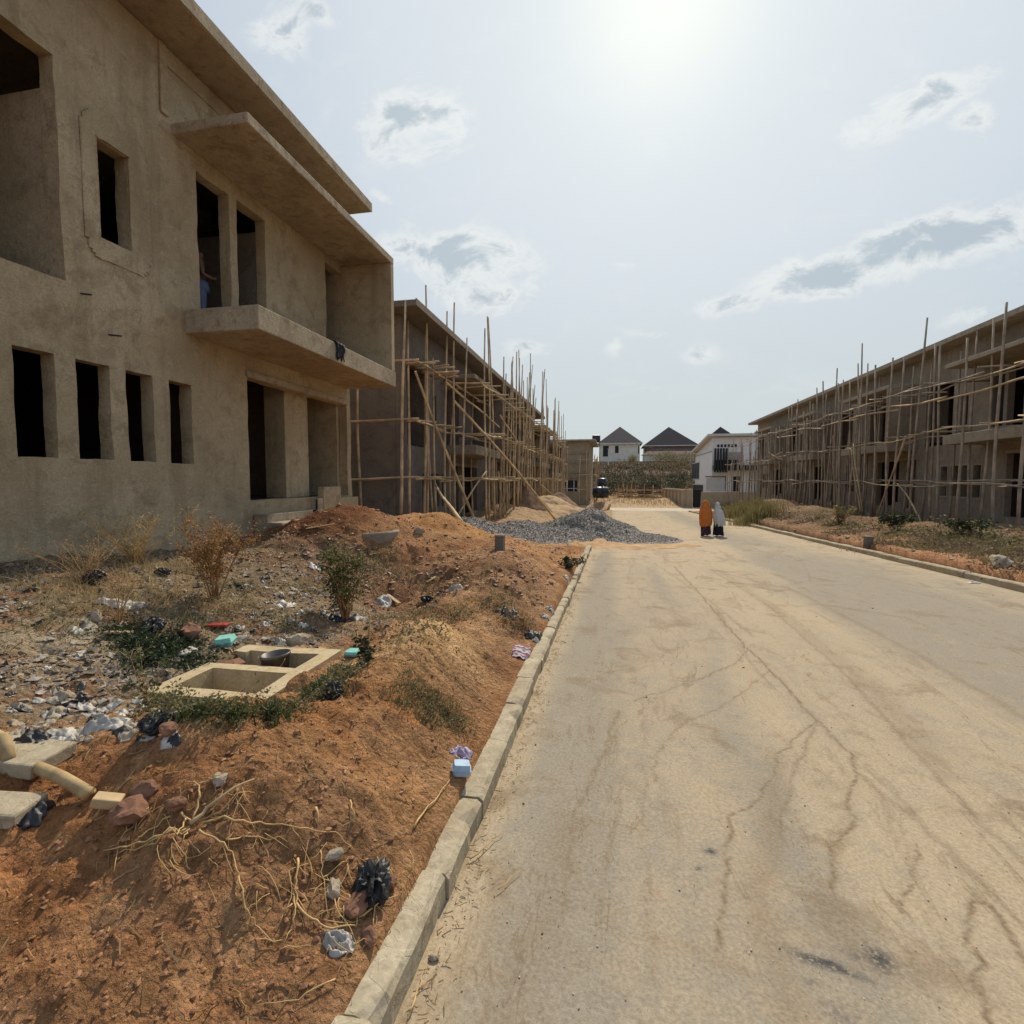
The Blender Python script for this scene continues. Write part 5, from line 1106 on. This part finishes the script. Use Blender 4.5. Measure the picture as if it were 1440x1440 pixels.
b = MB(); b.v = [(xc, Y2-5, zc), (xd+1, Y2-5, zc), (xd, Y2-1, zd), (xc+3.4, Y2-1, zd), (xc, Y2-.9, zc), (xd+1, Y2-.9, zc)]; b.f = [(0, 1, 2, 3), (0, 3, 4), (1, 5, 2), (0, 4, 5, 1), (3, 2, 5, 4)]; b.build('lower_roof', M_RF3, h2)
MB().box(xc+.5, xd+.5, Y2-4.5, Y2-.95, zb2-1, zc-.02).build('annex_wall', M_CREAM, h2)
Y3 = 152
xa, zw3 = fx(990, 624, Y3); xb, _ = fx(1043, 624, Y3); _, zt3 = fx(1015, 601, Y3+6)
hip_house(xa, xb, Y3, Y3+7.5, zb1, zw3, zt3, M_CREAM, M_RF2, 'far house whose dark hip roof shows above the white modern house', [], 3)
# white modern house with shed roof
HX0, HY0, HY1, HX1 = 12.3, 70.0, 84.0, 30.0
hz0, hzt, hzb = -.6, 7.35, 5.95
MH = empty('modern_house', (20, 77, hz0), 'white modern house with shed roof and black balcony grille', 'house')
b = MB(); b.v = [(HX0, HY0, hz0-1), (HX1, HY0, hz0-1), (HX1, HY1, hz0-1), (HX0, HY1, hz0-1), (HX0, HY0, hzt), (HX1, HY0, hzt), (HX1, HY1, hzb), (HX0, HY1, hzb)]
b.f = [(0, 1, 5, 4), (1, 2, 6, 5), (2, 3, 7, 6), (3, 0, 4, 7), (4, 5, 6, 7), (3, 2, 1, 0)]; b.build('wall', M_WHITE, MH)
b = MB(); b.v = [(HX0-.7, HY0-.8, hzt+.12), (HX1+.5, HY0-.8, hzt+.12), (HX1+.5, HY1+.6, hzb+.02), (HX0-.7, HY1+.6, hzb+.02)]; b.v += [(x, y, z+.28) for x, y, z in b.v]; b.f = [(3, 2, 1, 0), (4, 5, 6, 7), (0, 1, 5, 4), (1, 2, 6, 5), (2, 3, 7, 6), (3, 0, 4, 7)]; b.build('roof', M_CREAM, MH)
def mhx(px): return fx(px, 650, HY0)[0]
def mhz(py): return fx(1010, py, HY0)[1]
o = MB().box(mhx(1002), HX1-1, HY0-.9, HY0-.01, mhz(661.5), mhz(654.5)).box(mhx(1002), mhx(1036), HY0-.9, HY0-.85, mhz(654.4), mhz(647)).build('balcony', M_BLACK, MH)
for k in range(5): x = mhx(1003.5)+k*mhx(1009)*.0+k*(mhx(1019)-mhx(1003.5))/4; MB().box(x-.12, x+.12, HY0-1.1, HY0-.92, mhz(664.5), mhz(631)).build('fin', M_BLACK, MH)
MB().box(mhx(1018), mhx(1044), HY0-.05, HY0-.004, mhz(654), mhz(636)).build('balcony_recess', simple('recess_grey', (.35, .33, .30), .8, .1, 2), MH)
for k in range(6): x = mhx(1009.5)+k*(mhx(1034)-mhx(1009.5))/5; MB().box(x-.13, x+.13, HY0-.03, HY0-.003, mhz(629), mhz(625)).build('vent_slot', M_BLACK, MH)
MB().box(mhx(992), mhx(1021.5), HY0-.06, HY0-.002, mhz(671), mhz(669.5)).box(mhx(1020.3), mhx(1021.5), HY0-.058, HY0-.002, mhz(690), mhz(671.1)).build('garage_frame', M_COOL, MH)
w_o = MB().box(mhx(993.5), mhx(1020), HY0-.03, HY0-.003, mhz(690), mhz(672)).build('garage_door', M_CREAM, MH)
MB().box(mhx(1031), mhx(1042), HY0-.05, HY0-.003, mhz(691), mhz(670)).build('door', M_GLASS, MH)
def side_w(pa, pb, za, zb_):
    ya, yb = onX(pa, 650, HX0)[1], onX(pb, 650, HX0)[1]; y0, y1 = min(ya, yb), max(ya, yb); w2 = MB().box(HX0-.05, HX0-.004, y0, y1, za, zb_).build('window', M_CREAM, MH)
    for k in range(3): d = (y1-y0)/3; MB().box(HX0-.08, HX0-.051, y0+k*d+.15, y0+(k+1)*d-.15, za+.12, zb_-.12).build('pane', M_GLASS, w2)
side_w(984, 974, 2.0, 4.6); side_w(990, 976, -.6, 1.3)
MB().box(HX0-.04, HX0-.004, HY0, HY1, 5.55, 5.62).build('trim', M_COOL, MH)
# fences, gate, wall across the side street
FN = empty('panel_wall', (9.5, 66, -1), 'low tan block wall with tall ribs along the corner plot', 'wall')
a = onZ(934, 699, -.75); c = onZ(966, 703, -1.1)
p0 = np.array([6.95, 76.0]); p1 = np.array([8.35, 64.6]); z0, z1 = -1.2, 1.0
M_TAN = simple('tan_block', (.42, .33, .22), .9, .15, 2)
d = p1-p0; L = np.hypot(*d); ang = math.atan2(d[1], d[0]); MT = Matrix.Translation((p0[0], p0[1], 0)) @ Matrix.Rotation(ang, 4, 'Z')
MB().box(0, L, -.08, .08, z0-.5, .55, MT).build('panel', M_TAN, FN); MB().box(-.1, L+.1, -.2, .2, .552, .75, MT).build('coping', M_TAN, FN)
for k in range(7): MB().box(k*L/6-.16, k*L/6+.16, -.25, .25, z0-.5, .551, MT).build('rib', M_TAN, FN)
G2 = empty('boundary_wall', (13, 64, -1), 'low tan boundary wall and dark gate before the white modern house', 'wall')
MB().box(8.5, 9.15, 64.2, 64.45, -2, .75).build('wall_panel', M_TAN, G2); MB().box(10.15, 24, 64.2, 64.45, -2, .45).build('wall_panel', M_TAN, G2)
MB().box(9.2, 10.1, 64.25, 64.36, -1.5, .75).build('gate', M_BLACK, G2)
TF = empty('timber_fence', (3, 74, -.5), 'rough timber plank fence across the dirt lot', 'fence')
for k in range(5): MB().box(.4, 6.7, 75.0+.02*k, 75.06+.02*k, -.6+k*.33, -.42+k*.33, Matrix.Rotation(random.uniform(-.004, .004), 4, 'Y')).build('plank', M_POLE if k % 2 else M_STONE, TF)
for k in range(6): MB().box(.5+k*1.2, .62+k*1.2, 74.85, 74.97, -1.2, 1.25).build('post', M_POLE, TF)
pole(TF, (1.4, 74.6, -.8), (1.0, 74.4, 2.5), .09, .05, .1, M_LEDG, 'rail'); pole(TF, (2.3, 74.6, -.8), (2.6, 74.4, 2.4), .08, .05, .1, M_LEDG, 'rail')
PW = empty('retaining_wall', (2, 133, 5.2), 'low grey block wall along the top of the hill below the far houses', 'wall')
MB().box(-14, 40, 139, 139.3, 4.0, 6.9).build('wall_panel', simple('grey_block', (.20, .19, .18), .9, .25, .6), PW)
# black water tanks and tank stand
def tank(name, c, r, L, axis, label, seed):
    root = empty(name, c, label, 'water tank', 'black plastic water tanks'); b = MB(); rg = []
    for t, k in ((-.5, .3), (-.47, .8), (-.40, 1), (-.2, 1), (-.19, 1.03), (-.15, 1.03), (-.14, 1), (.14, 1), (.15, 1.03), (.19, 1.03), (.2, 1), (.40, 1), (.47, .8), (.5, .3)):
        rg.append([(c[0]+(t*L if axis == 0 else r*k*math.cos(2*PI*j/24)), c[1]+r*k*(math.cos(2*PI*j/24) if axis == 0 else math.sin(2*PI*j/24)), c[2]+(r*k*math.sin(2*PI*j/24) if axis == 0 else t*L)) for j in range(24)])
    b.rings(rg).build('tank_shell', M_BLKT, root, smooth=True)
    e = MB().rings([[(c[0]+(.5*L+z if axis == 0 else .28*r*math.cos(2*PI*j/16)), c[1]+.28*r*(math.cos(2*PI*j/16) if axis == 0 else math.sin(2*PI*j/16)), c[2]+(.28*r*math.sin(2*PI*j/16) if axis == 0 else .5*L+z)) for j in range(16)] for z in (-.01, .06)]); e.build('lid', M_BLKT, root, smooth=True)
M_BLKT = simple('black_tank', (.013, .013, .018), .38, .2, 3, 0, .5)
p = onY(845, 692, 56.0); zt_ = float(max(zr(56), -1.42)); tank('water_tank', (p[0], 55.2, p[2]-.02), .60, 1.75, 0, 'black plastic water tank lying on its side beyond the gravel', 1)
p = onY(846.5, 681, 58.5); tank('water_tank', (p[0], 58.5, p[2]-.1), .55, 1.6, 2, 'black water tank standing just behind the lying one', 2)
lump('soil_heap', (onY(845, 702, 55.6)[0], 56.4, -1.5), 2.3, M_SANDH, 'low pale earth heap under the lying black tank', 'soil heap', 77, None, .42, sink=.9)
TS = empty('tank_stand', (fx(839, 640, 120)[0], 120, 5), 'far black water tank on a steel stand above the blockwork house', 'water tank')
xx, zz = fx(838.5, 622, 120); MB().box(xx-.9, xx+.9, 119.2, 120.8, zz, zz+1.6).build('tank_shell', M_BLKT, TS, bevel=.2)
for sx in (-.8, .8):
    for sy in (-.7, .7): MB().box(xx+sx-.08, xx+sx+.08, 120+sy-.08, 120+sy+.08, 3, zz-.01).build('leg', M_COOLS, TS)
# bushes and trees on the hillside
def far_bush(loc, w, h, m, label, seed, name='bush', group='bushes below the hill', n=1700, leaf=.24):
    r = random.Random(seed); root = empty(name, loc, label, 'bush', group); LV = []; LF = []; st = MB()
    cl = [(Vector((loc[0]+r.gauss(0, w*.32), loc[1]+r.gauss(0, w*.25), loc[2]+h*r.uniform(.2, .8))), r.uniform(.25, .5)*min(w, h)) for _ in range(12)]
    for c, s in cl: st.tube([Vector(loc), Vector(loc).lerp(c, .5)+Vector((0, 0, .1)), c], [.06, .04, .02], 5)
    for i in range(n):
        c, s = r.choice(cl); d = Vector((r.gauss(0, 1), r.gauss(0, 1), r.gauss(0, 1))).normalized(); p = c+d*s*r.uniform(.5, 1.05)
        if p.z < loc[2]: continue
        e = Vector((r.gauss(0, 1), r.gauss(0, 1), r.gauss(0, 1))).normalized(); f = e.orthogonal().normalized(); q = leaf*r.uniform(.5, 1.3); k = len(LV); LV += [p, p+e*q*.5+f*q*.3, p+e*q, p+e*q*.5-f*q*.3]; LF.append((k, k+1, k+2, k+3))
    st.build('trunk', M_TWIG, root); mesh_np('crown', np.array([v[:] for v in LV]), np.array(LF), m, root, smooth=False)
for i, (px, py, Y, w, h, m, lb) in enumerate([(880, 697, 80, 5.6, 5.2, M_LEAFD, 'big dark bush behind the tanks at the hill foot'), (858, 694, 84, 4.0, 4.2, M_LEAFD, 'rounded dark bush left of the biggest one behind the tanks'), (904, 692, 84, 3.0, 2.0, M_LEAFD, 'dark bush above the timber fence'), (934, 692, 88, 3.4, 2.4, M_LEAFD, 'dark bush left of the white modern house'), (957, 692, 92, 4.4, 3.2, M_LEAFD, 'dark bush beside the wall of the white modern house'), (938, 700, 84, 2.6, 1.4, M_OLIVE, 'olive bush behind the ribbed wall'), (842, 693, 82, 2.4, 2.0, M_OLIVE, 'olive bush at the corner scaffold')]):
    p = onY(px, py, Y); far_bush((p[0], Y, gz(p[0], Y)-.1), w, h, m, lb, 40+i)
for i, (px, Y, w, h, lb) in enumerate([(928, 136, 5, 4.2, 'pale scrubby tree on the hilltop before the black roof'), (951, 136, 6, 4.4, 'widest pale scrubby tree on the hilltop'), (884, 136, 3.5, 2.6, 'low pale scrub before the white far house'), (968, 135, 5, 3.4, 'pale scrub right of the widest scrubby tree')]):
    p = onY(px, 650, Y); far_bush((p[0], Y, gz(p[0], Y)), w, h, M_OLIVE, lb, 60+i, 'scrub_tree', 'scrub on the hilltop', 1300, .3)
hs = [(onY(px, 660, Y)[0], Y, 4.0) for px in range(830, 990, 12) for Y in (100, 108, 116, 122)]
grass_patch('hillside_scrub', hs, 5000, .8, M_SCRUB, 'brown dry scrub over the hillside cut', 21, .12, .7)
ls = [(onY(px, 690, Y)[0], Y, 3.0) for px in range(840, 990, 15) for Y in (68, 74, 80, 88)]
grass_patch('dry_grass', ls, 2500, .35, M_DRYGR, 'dry grass over the dirt lot beyond the side street', 22, .04, .7)
pl = empty('light_pole', (fx(855.5, 650, 118)[0], 118, 4), 'thin pale pole before the white far house', 'pole'); xx = fx(855.5, 650, 118)[0]
MB().tube([(xx, 118, 3.5), (xx, 118, fx(855, 632, 118)[1])], [.14, .09], 8).build('shaft', M_CREAM, pl); MB().box(xx-.2, xx+.2, 117.8, 118.2, fx(855, 632, 118)[1], fx(855, 632, 118)[1]+.12).build('cap', M_CREAM, pl)

# ------------------------------------------------------------------ light, sky
SUN_AZ, SUN_EL = math.radians(4.4), math.radians(41)
SD = Vector((math.sin(SUN_AZ)*math.cos(SUN_EL), math.cos(SUN_AZ)*math.cos(SUN_EL), math.sin(SUN_EL)))
sl = bpy.data.lights.new('sun', 'SUN'); sl.energy = 4.7; sl.angle = math.radians(.6); sl.color = (1, .90, .74)
so = bpy.data.objects.new('sun', sl); COL.objects.link(so); so.rotation_euler = SD.to_track_quat('Z', 'Y').to_euler(); so.location = (0, 0, 30)
wd = bpy.data.worlds.new('World'); S.world = wd; wd.use_nodes = True; t = NT(wd); bg = t.n['Background']; bg.inputs[1].default_value = .1
sky = t.new('ShaderNodeTexSky'); sky.sky_type = 'NISHITA'; sky.sun_disc = False; sky.sun_elevation = SUN_EL; sky.sun_rotation = SUN_AZ; sky.dust_density = 3.5; sky.air_density = 1.0; sky.ozone_density = 1.5
dirv = t.new('ShaderNodeTexCoord').outputs['Generated']; sep = t.new('ShaderNodeSeparateXYZ'); t.l.new(dirv, sep.inputs[0])
cosang = t.vmath('DOT_PRODUCT', dirv, tuple(SD))
pos = t.math('MAXIMUM', cosang, 0)
def sc_(c, k): return tuple(v*k for v in c)
# hazy veil: pale, slightly blue away from the sun, white near it, milky green-grey by the horizon
veil = t.mix(t.map(cosang, .45, 1.0), sc_((.385, .495, .675), 10), sc_((.64, .71, .765), 10))
veil = t.mix(t.map(sep.outputs[2], .42, .0), veil, sc_((.60, .665, .67), 10))
base = t.mix(.92, t.vmath('MINIMUM', sky.outputs[0], (9, 9, 9)), veil)
glow = t.math('MULTIPLY', t.math('POWER', pos, 14), 1.3); glow2 = t.math('MULTIPLY', t.math('POWER', pos, 120), 2.0)
# clouds, laid out by direction
yy = t.math('MAXIMUM', sep.outputs[1], .05); pa = t.math('DIVIDE', sep.outputs[0], yy); pb = t.math('DIVIDE', sep.outputs[2], yy)
cmb = t.new('ShaderNodeCombineXYZ'); t.l.new(pa, cmb.inputs[0]); t.l.new(pb, cmb.inputs[1]); pv = cmb.outputs[0]
CL = [(575, 175, 95, 62, 0, 1.0), (640, 365, 130, 60, -8, .9), (690, 415, 85, 36, 5, .8), (870, 372, 45, 20, 0, .55), (1290, 145, 120, 38, 30, 1.0), (1370, 165, 45, 30, -10, .7), (1300, 345, 190, 50, 17, 1.0), (1160, 385, 130, 42, 14, .9), (1030, 428, 75, 22, 8, .7),
      (395, 45, 60, 55, -30, .6), (905, 470, 60, 14, 0, .4), (865, 487, 22, 22, 0, .45), (985, 500, 40, 20, 8, .45), (1380, 440, 80, 24, 18, .5), (740, 490, 60, 20, 0, .4), (540, 278, 30, 12, -20, .5), (900, 545, 90, 26, 0, .3), (450, 20, 60, 20, -30, .5)]
def gp(px, py): d = ray(px, py); return d[0]/d[1], d[2]/d[1]
tot = None
for px, py, ax, ay, an, st in CL:
    cx_, cy_ = gp(px, py); k = 720*.92
    ux, uy = gp(px+20, py); vx, vy = gp(px, py-20); sxl = math.hypot(ux-cx_, uy-cy_)/20; syl = math.hypot(vx-cx_, vy-cy_)/20
    a0 = math.radians(an)+math.atan2(uy-cy_, ux-cx_); c_, s_ = math.cos(a0), math.sin(a0); A_ = ax*sxl*1.25; B_ = ay*syl*1.25
    dv = t.vmath('SUBTRACT', pv, (cx_, cy_, 0)); u1 = t.vmath('DOT_PRODUCT', dv, (c_/A_, s_/A_, 0)); v1 = t.vmath('DOT_PRODUCT', dv, (-s_/B_, c_/B_, 0))
    rr = t.math('SQRT', t.math('ADD', t.math('MULTIPLY', u1, u1), t.math('MULTIPLY', v1, v1))); mk = t.math('MULTIPLY', t.math('SUBTRACT', 1, rr, clamp=True), st)
    tot = mk if tot is None else t.math('MAXIMUM', tot, mk)
mpn = t.new('ShaderNodeMapping'); mpn.inputs['Scale'].default_value = (1, 1.5, 1); t.l.new(pv, mpn.inputs[0])
n1 = t.noise(mpn.outputs[0], 9, 10, .66, .5); n3c = t.noise(mpn.outputs[0], 16, 8, .6, .3); n2 = t.noise(mpn.outputs[0], 3.2, 5, .55)
front = t.map(sep.outputs[1], .05, .15)
den = t.math('ADD', t.math('MULTIPLY', tot, 1.3), t.math('MULTIPLY', t.math('SUBTRACT', n1, .5), 2.9))
cov = t.math('MULTIPLY', t.math('MULTIPLY', t.map(den, .15, .70), t.map(tot, 0, .4)), front)
core = t.math('MULTIPLY', t.map(t.math('ADD', den, t.math('MULTIPLY', t.math('SUBTRACT', n3c, .5), 1.2)), .55, 1.15, 0, .95), front)
wisp = t.math('MULTIPLY', t.math('MULTIPLY', t.map(n1, .45, .75, 0, .35), t.map(n2, .40, .65)), front)
edge = sc_((.79, .82, .825), 10); dark = sc_((.43, .515, .58), 10)
ccol = t.mix(core, edge, dark)
col = t.mix(t.math('MAXIMUM', t.math('MULTIPLY', cov, .85), wisp), base, ccol)
gl = t.mix(1.0, (0, 0, 0), (0, 0, 0)); 
g1 = t.new('ShaderNodeVectorMath', operation='SCALE'); g1.inputs[0].default_value = (1.0, .97, .86); t.l.new(glow, g1.inputs['Scale'])
g2 = t.new('ShaderNodeVectorMath', operation='SCALE'); g2.inputs[0].default_value = (1.0, .86, .42); t.l.new(glow2, g2.inputs['Scale'])
col = t.vmath('ADD', t.vmath('ADD', col, g1.outputs[0]), g2.outputs[0])
t.l.new(col, bg.inputs[0])

# ------------------------------------------------------------------ camera, render settings
cd = bpy.data.cameras.new('camera'); cd.sensor_width = 36; cd.lens = 18; cd.clip_start = .05; cd.clip_end = 4000
co_ = bpy.data.objects.new('camera', cd); COL.objects.link(co_); co_.location = CAM; co_.rotation_euler = (PI/2-TH, 0, PSI); S.camera = co_
S.view_settings.view_transform = 'Standard'; S.view_settings.look = 'None'; S.view_settings.exposure = 0; S.view_settings.gamma = 1; S.view_settings.use_curve_mapping = False
S.cycles.max_bounces = 6; S.cycles.diffuse_bounces = 3; S.cycles.use_denoising = True
